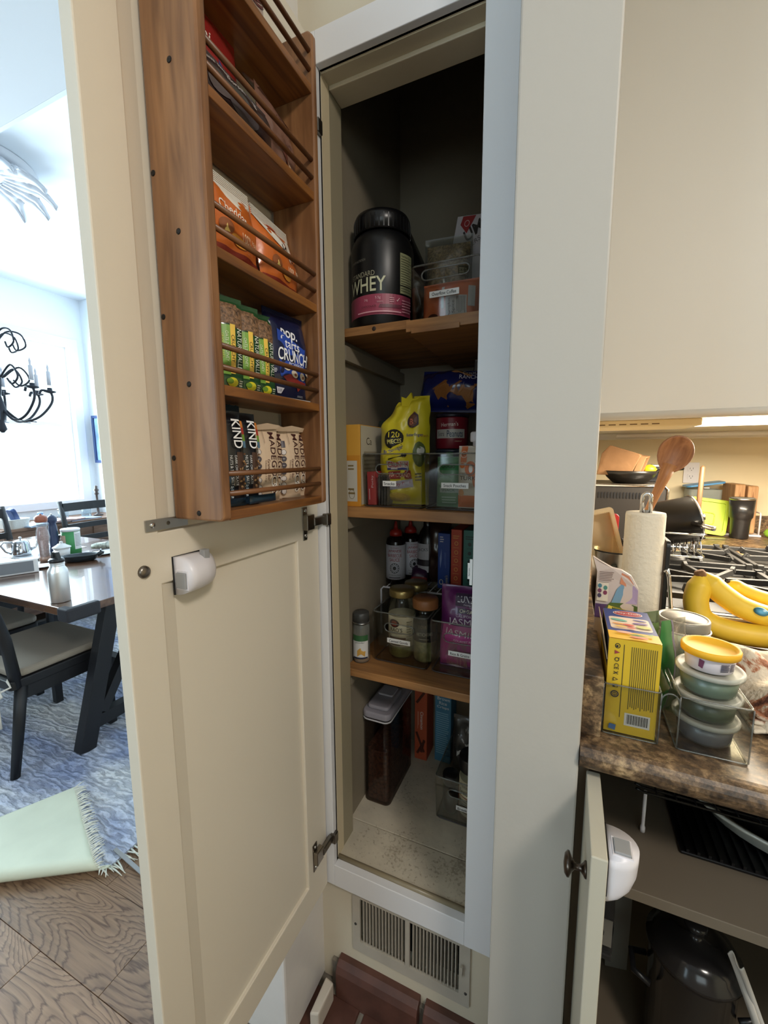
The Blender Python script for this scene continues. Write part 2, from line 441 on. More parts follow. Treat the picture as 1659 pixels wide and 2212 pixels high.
def granite():
    m = bpy.data.materials.new('granite'); m.use_nodes = True; nt = m.node_tree; N = nt.nodes; L = nt.links; p = pr(m)
    p.inputs['Roughness'].default_value = .42
    tc = N.new('ShaderNodeTexCoord'); mp = N.new('ShaderNodeMapping'); L.new(tc.outputs['Object'], mp.inputs[0])
    mp.inputs['Rotation'].default_value = (0, 0, .6); mp.inputs['Scale'].default_value = (1, 1.25, 1.1)
    a = N.new('ShaderNodeTexNoise'); a.inputs['Scale'].default_value = 32; a.inputs['Detail'].default_value = 8; a.inputs['Roughness'].default_value = .7; a.inputs['Distortion'].default_value = .25
    b = N.new('ShaderNodeTexNoise'); b.inputs['Scale'].default_value = 95; b.inputs['Detail'].default_value = 5; b.inputs['Roughness'].default_value = .7
    c = N.new('ShaderNodeTexNoise'); c.inputs['Scale'].default_value = 13; c.inputs['Detail'].default_value = 5; c.inputs['Distortion'].default_value = .6
    for x in (a, b, c): L.new(mp.outputs[0], x.inputs[0])
    r1 = N.new('ShaderNodeValToRGB'); L.new(a.outputs[0], r1.inputs[0]); e = r1.color_ramp.elements
    e[0].position = .34; e[0].color = (*lin((70, 58, 48)), 1); e[1].position = .70; e[1].color = (*lin((206, 178, 138)), 1)
    k = e.new(.5); k.color = (*lin((136, 110, 82)), 1)
    r2_ = N.new('ShaderNodeValToRGB'); L.new(b.outputs[0], r2_.inputs[0]); e = r2_.color_ramp.elements
    e[0].position = .40; e[0].color = (.10, .085, .075, 1); e[1].position = .60; e[1].color = (1, 1, 1, 1)
    r3 = N.new('ShaderNodeValToRGB'); L.new(c.outputs[0], r3.inputs[0]); e = r3.color_ramp.elements
    e[0].position = .35; e[0].color = (.38, .34, .32, 1); e[1].position = .60; e[1].color = (1.15, 1.1, 1.0, 1)
    m1 = N.new('ShaderNodeMixRGB'); m1.blend_type = 'MULTIPLY'; m1.inputs[0].default_value = .75; L.new(r1.outputs[0], m1.inputs[1]); L.new(r2_.outputs[0], m1.inputs[2])
    m2 = N.new('ShaderNodeMixRGB'); m2.blend_type = 'MULTIPLY'; m2.inputs[0].default_value = .9; L.new(m1.outputs[0], m2.inputs[1]); L.new(r3.outputs[0], m2.inputs[2])
    L.new(m2.outputs[0], p.inputs['Base Color']); return m
GRANITE = granite()
def plankmat():
    m = bpy.data.materials.new('oak_plank'); m.use_nodes = True; nt = m.node_tree; N = nt.nodes; L = nt.links; p = pr(m)
    p.inputs['Roughness'].default_value = .36
    tc = N.new('ShaderNodeTexCoord'); oi = N.new('ShaderNodeObjectInfo')
    mp = N.new('ShaderNodeMapping'); L.new(tc.outputs['Object'], mp.inputs[0]); mp.inputs['Scale'].default_value = (.42, 1.5, 1)
    off = N.new('ShaderNodeVectorMath'); off.operation = 'ADD'; L.new(mp.outputs[0], off.inputs[0])
    sc = N.new('ShaderNodeMath'); sc.operation = 'MULTIPLY'; sc.inputs[1].default_value = 37; L.new(oi.outputs['Random'], sc.inputs[0]); L.new(sc.outputs[0], off.inputs[1])
    a = N.new('ShaderNodeTexNoise'); a.inputs['Scale'].default_value = 4.2; a.inputs['Detail'].default_value = 1.5; a.inputs['Distortion'].default_value = .5; L.new(off.outputs[0], a.inputs[0])
    fine = N.new('ShaderNodeTexNoise'); fine.inputs['Scale'].default_value = 60; fine.inputs['Detail'].default_value = 3
    mp2 = N.new('ShaderNodeMapping'); mp2.inputs['Scale'].default_value = (.12, 2.5, 1); L.new(tc.outputs['Object'], mp2.inputs[0]); L.new(mp2.outputs[0], fine.inputs[0])
    k = N.new('ShaderNodeMath'); k.operation = 'MULTIPLY'; k.inputs[1].default_value = 34; L.new(a.outputs[0], k.inputs[0])
    k2 = N.new('ShaderNodeMath'); k2.operation = 'MULTIPLY_ADD'; k2.inputs[1].default_value = .9; L.new(fine.outputs[0], k2.inputs[0]); L.new(k.outputs[0], k2.inputs[2])
    fr = N.new('ShaderNodeMath'); fr.operation = 'FRACT'; L.new(k2.outputs[0], fr.inputs[0])
    r = N.new('ShaderNodeValToRGB'); L.new(fr.outputs[0], r.inputs[0]); e = r.color_ramp.elements
    e[0].position = 0; e[0].color = (*lin((104, 76, 56)), 1); e[1].position = .26; e[1].color = (*lin((158, 126, 98)), 1)
    q = e.new(.88); q.color = (*lin((148, 116, 90)), 1); q = e.new(1.); q.color = (*lin((104, 76, 56)), 1)
    b = N.new('ShaderNodeMixRGB'); b.blend_type = 'MULTIPLY'; b.inputs[0].default_value = .55
    r2_ = N.new('ShaderNodeValToRGB'); L.new(fine.outputs[0], r2_.inputs[0]); r2_.color_ramp.elements[0].position = .35; r2_.color_ramp.elements[0].color = (.5, .48, .46, 1); r2_.color_ramp.elements[1].position = .6
    L.new(r.outputs[0], b.inputs[1]); L.new(r2_.outputs[0], b.inputs[2])
    h = N.new('ShaderNodeMixRGB'); h.blend_type = 'MULTIPLY'; h.inputs[0].default_value = 1
    tr = N.new('ShaderNodeMapRange'); tr.inputs[3].default_value = .78; tr.inputs[4].default_value = 1.12; L.new(oi.outputs['Random'], tr.inputs[0])
    L.new(b.outputs[0], h.inputs[1]); L.new(tr.outputs[0], h.inputs[2]); L.new(h.outputs[0], p.inputs['Base Color'])
    bp = N.new('ShaderNodeBump'); bp.inputs['Strength'].default_value = .15; bp.inputs['Distance'].default_value = .002; L.new(fine.outputs[0], bp.inputs['Height']); L.new(bp.outputs[0], p.inputs['Normal'])
    return m
PLANK = plankmat()
def rugmat():
    m = bpy.data.materials.new('rug_pile'); m.use_nodes = True; nt = m.node_tree; N = nt.nodes; L = nt.links; p = pr(m)
    p.inputs['Roughness'].default_value = .75
    tc = N.new('ShaderNodeTexCoord'); mp = N.new('ShaderNodeMapping'); mp.inputs['Scale'].default_value = (.5, 1.2, 1); L.new(tc.outputs['Object'], mp.inputs[0])
    wv = N.new('ShaderNodeTexWave'); wv.wave_type = 'BANDS'; wv.bands_direction = 'Y'; wv.inputs['Scale'].default_value = 8.5; wv.inputs['Distortion'].default_value = 11; wv.inputs['Detail'].default_value = 5; wv.inputs['Detail Scale'].default_value = 2.6
    a = N.new('ShaderNodeTexNoise'); a.inputs['Scale'].default_value = 3.2; a.inputs['Detail'].default_value = 4; a.inputs['Distortion'].default_value = .8
    f = N.new('ShaderNodeTexNoise'); f.inputs['Scale'].default_value = 60; f.inputs['Detail'].default_value = 3
    for x in (wv, a, f): L.new(mp.outputs[0], x.inputs[0])
    r = N.new('ShaderNodeValToRGB'); L.new(a.outputs[0], r.inputs[0]); e = r.color_ramp.elements
    e[0].position = .36; e[0].color = (*lin((160, 172, 206)), 1); e[1].position = .62; e[1].color = (*lin((244, 244, 244)), 1)
    r2_ = N.new('ShaderNodeValToRGB'); L.new(wv.outputs[0], r2_.inputs[0]); r2_.color_ramp.elements[0].color = (.42, .43, .46, 1); r2_.color_ramp.elements[0].position = .15; r2_.color_ramp.elements[1].position = .6
    m1 = N.new('ShaderNodeMixRGB'); m1.blend_type = 'MULTIPLY'; m1.inputs[0].default_value = .6; L.new(r.outputs[0], m1.inputs[1]); L.new(r2_.outputs[0], m1.inputs[2])
    r3 = N.new('ShaderNodeValToRGB'); L.new(f.outputs[0], r3.inputs[0]); r3.color_ramp.elements[0].color = (.6, .6, .6, 1); r3.color_ramp.elements[0].position = .35; r3.color_ramp.elements[1].position = .6
    m2 = N.new('ShaderNodeMixRGB'); m2.blend_type = 'MULTIPLY'; m2.inputs[0].default_value = .6; L.new(m1.outputs[0], m2.inputs[1]); L.new(r3.outputs[0], m2.inputs[2])
    L.new(m2.outputs[0], p.inputs['Base Color'])
    bp = N.new('ShaderNodeBump'); bp.inputs['Strength'].default_value = .8; bp.inputs['Distance'].default_value = .01; L.new(wv.outputs[0], bp.inputs['Height']); L.new(bp.outputs[0], p.inputs['Normal'])
    return m
RUG = rugmat()

# ================================================================ the setting
HX = -.5015                                   # plane of the open door's inner face
# floors
fl = struct('floor', B().box(-.66, 2.2, -2.7, 2.2, -.08, -.006), MORTAR)
bw, bl = .088, .19
for j in range(9):
    y1 = -.014 - j*(bw+.012)
    for i in range(6):
        x0 = -.60 + i*(bl+.012) + (.1 if j % 2 else 0)
        struct('brick', B().box(x0, x0+bl, y1-bw, y1, -.03, random.uniform(-.001, .002)), BRICK, .005, fl)
f2 = struct('floor', B().box(-4.7, -.66, -2.7, 2.1, -.08, -.012), mat('subfloor', (110, 86, 66), .6, var=.15, scale=20))
rows = [-1.022, -.832, -.642, -.452, -.262, -.072, .118]
joints = {-.262: [-1.031], -.452: [-1.281], -.072: [-1.29], -.642: [-.9, -1.75], -.832: [-1.4], -1.022: [-1.1]}
for y in rows[:-1]:
    xs = [-.661] + joints[y] + [-2.5]
    for a, b in zip(xs[:-1], xs[1:]):
        struct('plank', B().box(b+.0006, a-.0006, y+.0006, y+.1894, -.012, random.uniform(-.0006, .0004)), PLANK, .0008, f2)
# ceilings
struct('ceiling', B().box(-4.7, 2.2, -2.7, .245, 2.6, 2.72), mat('ceiling_paint', (222, 224, 228), .8))
struct('ceiling', B().box(-4.7, -.5, .246, 2.1, 2.89, 3.0).box(-4.7, -.5, .2455, .26, 2.6, 2.889), WHITEW)
struct('ceiling', B().box(-.5, 2.2, .245, 2.3, 2.6, 2.72), MATS['ceiling_paint'])
# dining walls
def wall_holes(name, axis, pos, th, a0, a1, z0, z1, holes, m):
    o = [(a0, z0), (a1, z0), (a1, z1), (a0, z1)]
    hs = [[(h[0], h[2]), (h[1], h[2]), (h[1], h[3]), (h[0], h[3])] for h in holes]
    fn = (lambda x, y, z: (z, x, y)) if axis == 'X' else (lambda x, y, z: (x, z, y))
    return struct(name, B().plate(o, hs, pos, pos+th, fn=fn), m)
wall_holes('wall_dining_window', 'X', -4.62, .12, -2.7, 2.1, 0, 3.0, [(-.30, 1.84, .95, 2.42)], WHITEW)
wall_holes('wall_dining_right', 'Y', 1.99, .1, -4.7, -.65, 0, 3.0, [], WHITEW)
wall_holes('wall_behind', 'Y', -2.7, .1, -4.7, 2.2, 0, 2.72, [(-2.5, -1.0, .95, 2.4), (.1, 1.1, 1.1, 2.1)], mat('back_wall_paint', (150, 142, 132), .6))  # both openings cut only so the added fill lamps reach the room
struct('wall_kitchen_right', B().box(2.1, 2.2, -2.7, 2.2, 0, 2.7), KWALL)
struct('wall_kitchen_back', B().box(.034, 2.2, 2.1, 2.2, 0, 2.7), KWALL)
struct('wall_left', B().box(-.66, -.53, -.149, 2.0, 0, 2.7), mat('side_wall_paint', (222, 218, 214), .25, bump=.5, bscale=14), .006)
struct('wall_right', B().box(-.085, .034, -.149, 2.12, 0, 2.7), PARTP, .003)
# pantry wall round the opening, set 14 mm behind its face frame
WY = .014
struct('wall_pantry', B().plate([(-.53, 0), (-.086, 0), (-.086, 2.6), (-.53, 2.6)], [[(-.485, .35), (-.16, .35), (-.16, 2.107), (-.485, 2.107)], [(-.425, .15), (-.163, .15), (-.163, .288), (-.425, .288)]], WY, .05, fn=lambda x, z, y: (x, y, z)), mat('pantry_wall_paint', (205, 194, 172), .45, bump=.1, bscale=70))
struct('trim_1', B().box(-.53, -.485, 0, WY+.006, .30, 2.165), TRIM, .0015)
struct('trim_2', B().box(-.16, -.086, 0, WY+.006, .30, 2.165), TRIM, .0015)
struct('trim_3', B().box(-.485, -.16, 0, WY+.006, 2.107, 2.165), TRIM, .0015)
struct('trim_4', B().box(-.485, -.16, 0, WY+.006, .30, .358), TRIM, .0015)
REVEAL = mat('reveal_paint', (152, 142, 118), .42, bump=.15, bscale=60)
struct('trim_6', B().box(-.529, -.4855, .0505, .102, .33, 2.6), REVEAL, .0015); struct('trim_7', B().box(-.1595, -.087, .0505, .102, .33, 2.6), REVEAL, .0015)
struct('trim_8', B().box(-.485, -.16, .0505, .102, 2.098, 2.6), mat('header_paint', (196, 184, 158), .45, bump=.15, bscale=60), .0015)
struct('trim_9', B().box(-.486, -.4848, .021, .050, .362, 2.106), mat('frame_edge_paint', (206, 190, 158), .4)); struct('trim_10', B().box(-.485, -.16, .021, .050, 2.1055, 2.1075), MATS['header_paint'])
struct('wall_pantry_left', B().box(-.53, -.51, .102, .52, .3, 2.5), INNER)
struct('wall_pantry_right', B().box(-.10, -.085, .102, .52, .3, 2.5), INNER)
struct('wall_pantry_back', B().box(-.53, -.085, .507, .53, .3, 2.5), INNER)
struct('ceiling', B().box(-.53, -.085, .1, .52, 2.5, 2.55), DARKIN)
PFLOOR = mat('pantry_floor_paint', (196, 186, 166), .5, var=.14, scale=14, bump=.3, bscale=50)
def pantry_floor_mat():
    m = PFLOOR; nt = m.node_tree; N = nt.nodes; L = nt.links; p = pr(m)
    tc = N.new('ShaderNodeTexCoord'); a = N.new('ShaderNodeTexNoise'); a.inputs['Scale'].default_value = 7; a.inputs['Detail'].default_value = 2; L.new(tc.outputs['Object'], a.inputs[0])
    b = N.new('ShaderNodeTexNoise'); b.inputs['Scale'].default_value = 130; b.inputs['Detail'].default_value = 3; L.new(tc.outputs['Object'], b.inputs[0])
    ad = N.new('ShaderNodeMath'); ad.operation = 'MULTIPLY'; L.new(a.outputs[0], ad.inputs[0]); L.new(b.outputs[0], ad.inputs[1])
    r = N.new('ShaderNodeValToRGB'); L.new(ad.outputs[0], r.inputs[0]); r.color_ramp.elements[0].position = .14; r.color_ramp.elements[0].color = (.35, .3, .24, 1); r.color_ramp.elements[1].position = .20
    src = p.inputs['Base Color'].links[0].from_socket
    mx = N.new('ShaderNodeMixRGB'); mx.blend_type = 'MULTIPLY'; mx.inputs[0].default_value = .55; L.new(src, mx.inputs[1]); L.new(r.outputs[0], mx.inputs[2]); L.new(mx.outputs[0], p.inputs['Base Color'])
pantry_floor_mat()
struct('floor', B().box(-.512, -.095, .022, .135, .33, .362).box(-.512, -.095, .137, .51, .33, .361), PFLOOR, .002)
struct('trim_5', B().tube([(-.485, .024, .360), (-.16, .024, .360)], .006, 10), mat('worn_nosing', (140, 128, 104), .3))
# skirting of bricks under the vent and a broken bit of baseboard
sk = struct('baseboard_pantry', B().box(-.50, -.085, .004, WY+.004, 0, .07), MORTAR)
for x0, x1 in ((-.478, -.262), (-.248, -.09)):
    struct('brick', B().prism([(WY+.01, -.02), (-.018, -.02), (-.018, .07), (-.012, .084), (.0, .092), (WY+.01, .092)], x0, x1, fn=lambda y, z, x: (x, y, z)), BRICK, .002, sk)
struct('baseboard_left', B().prism([(-.501, -.100), (-.480, -.093), (-.478, -.026), (-.503, -.022)], .0, .052), mat('old_baseboard', (200, 190, 176), .5, bump=.4, bscale=50), .004)

# dining window
wf = struct('window_1', B().plate([(-.37, .88), (1.92, .88), (1.92, 2.5), (-.37, 2.5)], [[(-.30, .95), (1.84, .95), (1.84, 2.42), (-.30, 2.42)]], -4.5, -4.47, fn=lambda x, y, z: (z, x, y)), WHITEP, .004)
fr = B()
fr.plate([(-.30, .95), (1.84, .95), (1.84, 2.42), (-.30, 2.42)], [[(-.27+1.055*i, .98 + .72*j), (.755+1.055*i, .98+.72*j), (.755+1.055*i, 1.66+.73*j), (-.27+1.055*i, 1.66+.73*j)] for i in range(2) for j in range(2)], -4.58, -4.54, fn=lambda x, y, z: (z, x, y))
struct('sash', fr, WHITEP, 0, wf); struct('pane', B().box(-4.563, -4.557, -.30, 1.84, .95, 2.42), GLASS, 0, wf)
for k in range(12):
    z = 1.0+k*.035
    struct('slat', B().beam((-4.51, -.28, z), (-4.51, 1.3, z), .028, .0015, up=(.35, 0, 1)), WHITEP, 0, wf)
wk = struct('added_window_2', B().plate([(-2.56, .9), (-.94, .9), (-.94, 2.46), (-2.56, 2.46)], [[(-2.5, .95), (-1.0, .95), (-1.0, 2.4), (-2.5, 2.4)]], -2.62, -2.58, fn=lambda x, y, z: (x, z, y)), WHITEP)  # unseen window, added to let the side fill through the wall
struct('pane', B().box(-2.5, -1.0, -2.66, -2.655, .95, 2.4), GLASS, 0, wk)
wk = struct('added_window_3', B().plate([(.04, 1.04), (1.16, 1.04), (1.16, 2.16), (.04, 2.16)], [[(.1, 1.1), (1.1, 1.1), (1.1, 2.1), (.1, 2.1)]], -2.62, -2.58, fn=lambda x, y, z: (x, z, y)), WHITEP)  # unseen window added round the opening for the rear fill
struct('pane', B().box(.1, 1.1, -2.66, -2.655, 1.1, 2.1), GLASS, 0, wk)

# ================================================================ vent register
vt = thing('vent_register', 'cream painted metal floor vent register in the wall under the pantry', 'vent', (-.2935, WY, .2175))
ho1 = [(-.126, -.058), (-.007, -.058), (-.007, .066), (-.126, .066)]; ho2 = [(.004, -.058), (.122, -.058), (.122, .066), (.004, .066)]
VM = mat('vent_paint', (178, 170, 156), .45, var=.06, scale=20)
obj('face_plate', B().plate(rrect(-.1465, .1465, -.0865, .0865, .004), [ho1, ho2], -.006, 0, fn=lambda x, y, z: (x, z, y)), VM, vt, .001)
obj('duct', B().box(-.13, .126, .03, .034, -.062, .07), mat('duct_dark', (14, 13, 12), .8), vt)
me = None
for a, b in ((-.126, -.007), (.004, .122)):
    for i in range(13):
        x = a+(b-a)*(i+1)/14
        if me is None: o = obj('louver', B().box(-.0011, .0011, -.004, .014, -.058, .066), VM, vt); me = o.data
        else: o = bpy.data.objects.new('louver', me); COL.objects.link(o); o.parent = vt
        o.location = (x, 0, 0)
for i in range(5): obj('damper_blade', B().beam((.004, .024, -.045+i*.025), (.122, .024, -.045+i*.025), .012, .001, up=(0, .6, 1)), mat('damper', (60, 56, 50), .5), vt)
obj('lever', B().box(.128, .131, -.014, 0, -.004, .024).box(.127, .132, -.016, -.012, .014, .026), VM, vt)
for x, z in ((-.138, -.01), (.138, -.05)): obj('screw', B().lathe([(.0035, 0), (.003, .0015), (0, .002)], 10, (0, 0, 0)), mat('dark_screw', (50, 46, 42), .5), vt).matrix_local = Matrix.Translation((x, -.006, z)) @ Matrix.Rotation(rad(90), 4, 'X')

# ================================================================ pantry door
dr = thing('pantry_door', 'tall cream painted pantry door standing open with the spice rack on it', 'door', (HX, 0, 0))
def yz(f): return lambda y, z, x: (x, y, z)
DZ0, DZ1 = .305, 2.165
pA = [(-.396, 1.26), (-.084, 1.26), (-.084, 2.06), (-.396, 2.06)]; pB = [(-.396, .372), (-.084, .372), (-.084, 1.188), (-.396, 1.188)]
obj('door_frame', B().plate([(-.450, DZ0), (-.006, DZ0), (-.006, DZ1), (-.450, DZ1)], [pA, pB], -.022, 0, fn=lambda y, z, x: (x, y, z)), PAINT, dr, .002)
for p, nm in ((pA, 'upper_panel'), (pB, 'lower_panel')):
    y0, z0, y1, z1 = p[0][0], p[0][1], p[2][0], p[2][1]
    b = B().box(-.017, -.0065, y0-.004, y1+.004, z0-.004, z1+.004)
    o_ = [(y0-.001, z0-.001), (y1+.001, z0-.001), (y1+.001, z1+.001), (y0-.001, z1+.001)]; q = [(y0+.022, z0+.0015), (y1-.0015, z0+.0015), (y1-.0015, z1-.0015), (y0+.022, z1-.0015)]
    vs = [(-.0015 if i in (0, 3) else -.0066, *o_[i]) for i in range(4)] + [(-.0064, *q[i]) for i in range(4)]
    b.add(vs, [(i, (i+1) % 4, 4+(i+1) % 4, 4+i) for i in range(4)])
    obj(nm, b, PAINT, dr)
def hinge(z):
    h = obj('hinge', B().prism([(-.085+.02, z-.036), (-.085+.034, z-.036), (-.085+.036, z+.034), (-.085+.018, z+.034)], 0, .0025, fn=lambda y, zz, x: (x, y, zz)).box(.0025, .014, -.066, -.040, z-.014, z+.018), mat('hinge_metal', (150, 142, 130), .28, 1.), dr, .0025)
    obj('hinge_arm', B().box(.006, .016, -.042, .004, z-.008, z+.010).box(.010, .024, -.004, .012, z-.012, z+.014), DKSTEEL, h, .002)
    for s_ in (-.026, .026): obj('screw', B().lathe([(.0042, 0), (.0036, .0016), (0, .0022)], 10), CHROME, h).matrix_local = Matrix.Translation((.0025, -.058, z+s_)) @ Matrix.Rotation(rad(90), 4, 'Y')
for z in (1.222, .432, 2.0): hinge(z)
obj('bolt', B().lathe([(.0085, 0), (.008, .003), (.005, .0048), (0, .0052)], 16), DKSTEEL, dr).matrix_local = Matrix.Translation((0, -.422, 1.212)) @ Matrix.Rotation(rad(90), 4, 'Y')

# child lock on the door
lk = thing('cabinet_lock', 'white plastic child safety lock on the pantry door below the rack', 'lock', (HX, -.378, 1.195))
def dome(t, k=1., w0=.027, d0=.036):
    return [(d0*k*max(0, sin(a))**.8, w0*(k*.25+.75)*cos(a)) for a in (pi*i/16 for i in range(17))]
b = B(); rings = [(0, 1.), (.012, 1.), (.03, .97), (.046, .84), (.056, .62), (.062, .3)]
vs = []; 
for y, k in rings:
    for x, z in dome(0, k): vs.append((x, y, z))
n = 17; fs = [(j*n+i, j*n+i+1, (j+1)*n+i+1, (j+1)*n+i) for j in range(len(rings)-1) for i in range(n-1)]
fs += [tuple(range(n)), tuple((len(rings)-1)*n+i for i in reversed(range(n)))] + [(j*n, (j+1)*n, (j+1)*n+n-1, j*n+n-1) for j in range(len(rings)-1)]
b.add(vs, fs, None, True); obj('lock_body', b, WHITEP, lk)
obj('latch', B().box(.008, .026, -.004, .004, -.016, .006), GREYP, lk, .001)
obj('latch_slot', B().plate([(.006, -.018), (.028, -.018), (.028, .009), (.006, .009)], [[(.0077, -.0163), (.0263, -.0163), (.0263, .0063), (.0077, .0063)]], -.0012, .001, fn=lambda x, z, y: (x, y, z)), WHITEP, lk)
obj('button', B().box(.014, .024, .034, .044, .018, .032), GREYP, lk, .001)
obj('back_plate', B().box(-.0005, .0015, -.0015, .05, -.0275, .0275), BLACKP, lk)

# ================================================================ spice rack on the door
RX0, RX1, RY0, RY1 = HX+.0005, -.411, -.370, -.114
rk = thing('spice_rack', 'brown stained wooden spice rack with dowel rails fixed to the pantry door', 'rack', (RX0, RY0, 1.275))
d_, w_ = RX1-RX0, RY1-RY0
def side(y0, y1):
    return B().prism([(0, 0), (d_-.004, 0), (d_, .004), (d_, .757), (d_-.008, .765), (0, .765)], y0, y1, fn=lambda x, z, y: (x, y, z))
obj('side_panel', side(0, .016), RACKV, rk, .003); obj('side_panel', side(w_-.012, w_), RACKV, rk, .003)
SZ = [0.0, .165, .333, .512, .672]
SH = None
for i, z in enumerate(SZ):
    obj('shelf_board', B().box(0, d_-.0035, .0155, w_-.0115, z, z+.0135), RACKH, rk, .0015)
    for dz in (.036, .063):
        o = obj('rail', B().tube([(d_-.007, .012, z+dz), (d_-.007, w_-.010, z+dz)], .0038, 10), ROD, rk)
for (x, z) in ((.046, .55), (.006, .438), (.043, .363), (.006, .267), (.044, .179), (.007, .084), (.047, .010)):
    o = obj('screw', B().lathe([(.0038, 0), (.0034, .0008), (.0012, .0009), (0, .0003)], 10), mat('black_screw', (38, 34, 32), .45, .6), rk)
    o.matrix_local = Matrix.Translation((x, 0, z)) @ Matrix.Rotation(rad(90), 4, 'X')
bk = obj('mounting_bracket', B().plate(rrect(-.046, .02, -.0075, .0075, .001), [[(-.012+.003*cos(t), .003*sin(t)) for t in (2*pi*i/12 for i in range(12))]], -.0003, .0018, fn=lambda y, z, x: (x, y, z-.004)), STEEL, rk)
obj('screw', B().lathe([(.004, 0), (.0032, .0016), (0, .002)], 10), CHROME, bk).matrix_local = Matrix.Translation((.0018, -.036, -.004)) @ Matrix.Rotation(rad(90), 4, 'Y')
ZS = [1.275 + z + .0137 for z in SZ]
R90 = pi/2
OATB = mat('oat_bar_picture', (122, 92, 66), .5, var=.75, scale=260, bump=.6)
NUTS = mat('nut_bar_picture', (84, 58, 44), .3, var=.8, scale=170, bump=.6)
def foil(key, c, rough=.28): return mat(key, c, rough, 0., bump=.25, bscale=55, coat=.3)

# --- green granola bars, second shelf up
def granola(label, loc, rz, rx, ry, src=None):
    if src: return dup(src, loc, rz, label, rx, ry)
    t = thing('granola_bar', label, 'snack bar', loc, rz, 'green granola bars on the door rack', rx, ry)
    b, s = pouch(.038, .130, .016, 3, wr=.0008); obj('wrapper', b, foil('green_foil', (34, 74, 40)), t)
    obj('seal_end', B().prism([(-.018, .121), (.018, .121), (.018, .13), (-.018, .13)], -.0008, .0008, foil('green_foil', None), fn=lambda x, z, y: (x, y, z)), None, t)
    pb = B()
    pts = [(-.017+.034*i/10, .086+.034*j/8) for j in range(9) for i in range(11)]
    pv = [(lambda q: q[0]+q[1]*(.0006+.0012*abs(mnoise.noise(V((u*300, v*300, 1))))))(s(u, v)) for u, v in pts]
    keep = [(j*11+i, j*11+i+1, j*11+i+12, j*11+i+11) for j in range(8) for i in range(10) if not (j == 0 and i < 5) and not (j == 7 and i > 7)]
    pb.add(pv, keep, None, True); obj('picture', pb, OATB, t, recalc=False)
    P = Print(s, .006)
    P.rect(-.0165, .02, -.001, .088, (120, 168, 62)); P.rect(-.0015, .022, .0055, .09, (240, 200, 84))
    P.text('CRUNCHY', .0021, .056, .0046, (28, 40, 24), w=.038, rot=-R90, bold=.01)
    P.text('NATURE VALLEY', .0115, .055, .0068, (235, 240, 225), w=.062, rot=-R90, bold=.005)
    P.text("OATS 'N HONEY", -.006, .058, .004, (226, 236, 200), w=.042, rot=-R90)
    P.text('GRANOLA BARS', -.0115, .058, .003, (206, 214, 60), w=.034, rot=-R90)
    P.ell(.002, .011, .0075, .006, (222, 214, 40)); P.ell(-.002, .012, .005, .0035, (110, 150, 40)); P.lines(.011, .004, .016, .016, 4, (220, 225, 210))
    P.done('wrapper_print', t); return t
XI = -.446
g = granola('green granola bar leaning at the left end of its rack shelf', (XI+.004, -.312, ZS[1]), R90-.42, -.10, .06)
granola('green granola bar between two others, beside the shelf end bar', (XI+.002, -.272, ZS[1]), R90-.40, -.10, .05, g)
granola('green granola bar nearest the blue snack bag', (XI+.000, -.233, ZS[1]), R90-.36, -.12, .04, g)
granola('green granola bar standing behind the front row, its top showing above', (XI-.024, -.316, ZS[1]+.012), R90, -.08, .16, g)
granola('green granola bar in the back row showing above the middle pair', (XI-.026, -.268, ZS[1]+.004), R90, -.06, .10, g)

# --- blue snack bag
t = thing('snack_bag', 'dark blue foil bag of filled snack bites at the end of the granola bars', 'snack bag', (XI, -.176, ZS[1]), R90-.18, None, -.07, .03)
b, s = pouch(.088, .146, .034, 11, .010, .002); obj('bag', b, foil('navy_foil', (22, 28, 62)), t)
crimps(None, .086, .008, .138, foil('navy_foil', None), t)
P = Print(s, .006)
P.poly([(-.026, .112), (.040, .100), (.040, .03), (.024, .024), (-.024, .036)], (36, 70, 164))
P.text('pop.', -.002, .104, .018, (240, 240, 245), w=.034, rot=-.12, bold=.03); P.text('tarts', .002, .089, .013, (240, 240, 245), w=.030, rot=-.12, bold=.02)
P.text('CRUNCHY', .008, .071, .020, (245, 245, 245), w=.072, rot=-.06, bold=.02); P.text('POPPERS', .008, .057, .006, (225, 230, 245), w=.034, rot=-.06)
P.poly([(-.020, .036), (-.006, .042), (.014, .035), (.036, .034), (.026, .026), (.018, .018), (.008, .028), (-.008, .028)], (150, 50, 44))
for u, v in ((-.013, .052), (.003, .043), (.022, .042), (.036, .050)): P.ell(u, v, .0075, .0055, (226, 214, 192), 14, -.4); P.ell(u+.002, v-.001, .003, .0025, (150, 86, 56), 10)
P.poly([(-.030, .020), (-.014, .020), (-.018, .011), (-.026, .011)], (225, 225, 235)); P.text('110', -.022, .016, .004, (20, 30, 80), bold=.02)
P.lines(-.030, .004, .004, .007, 1, (200, 205, 220)); P.lines(.018, .010, .034, .014, 2, (210, 215, 230)); P.lines(-.038, .041, -.030, .048, 3, (220, 220, 228))
P.done('bag_print', t)
obj('bottom_seal', B().prism([(-.042, 0), (.043, 0), (.043, .004), (-.042, .003)], -.012, -.0108, mat('foil_inside', (226, 226, 226), .3, .5), fn=lambda x, z, y: (x, y, z)), None, t)

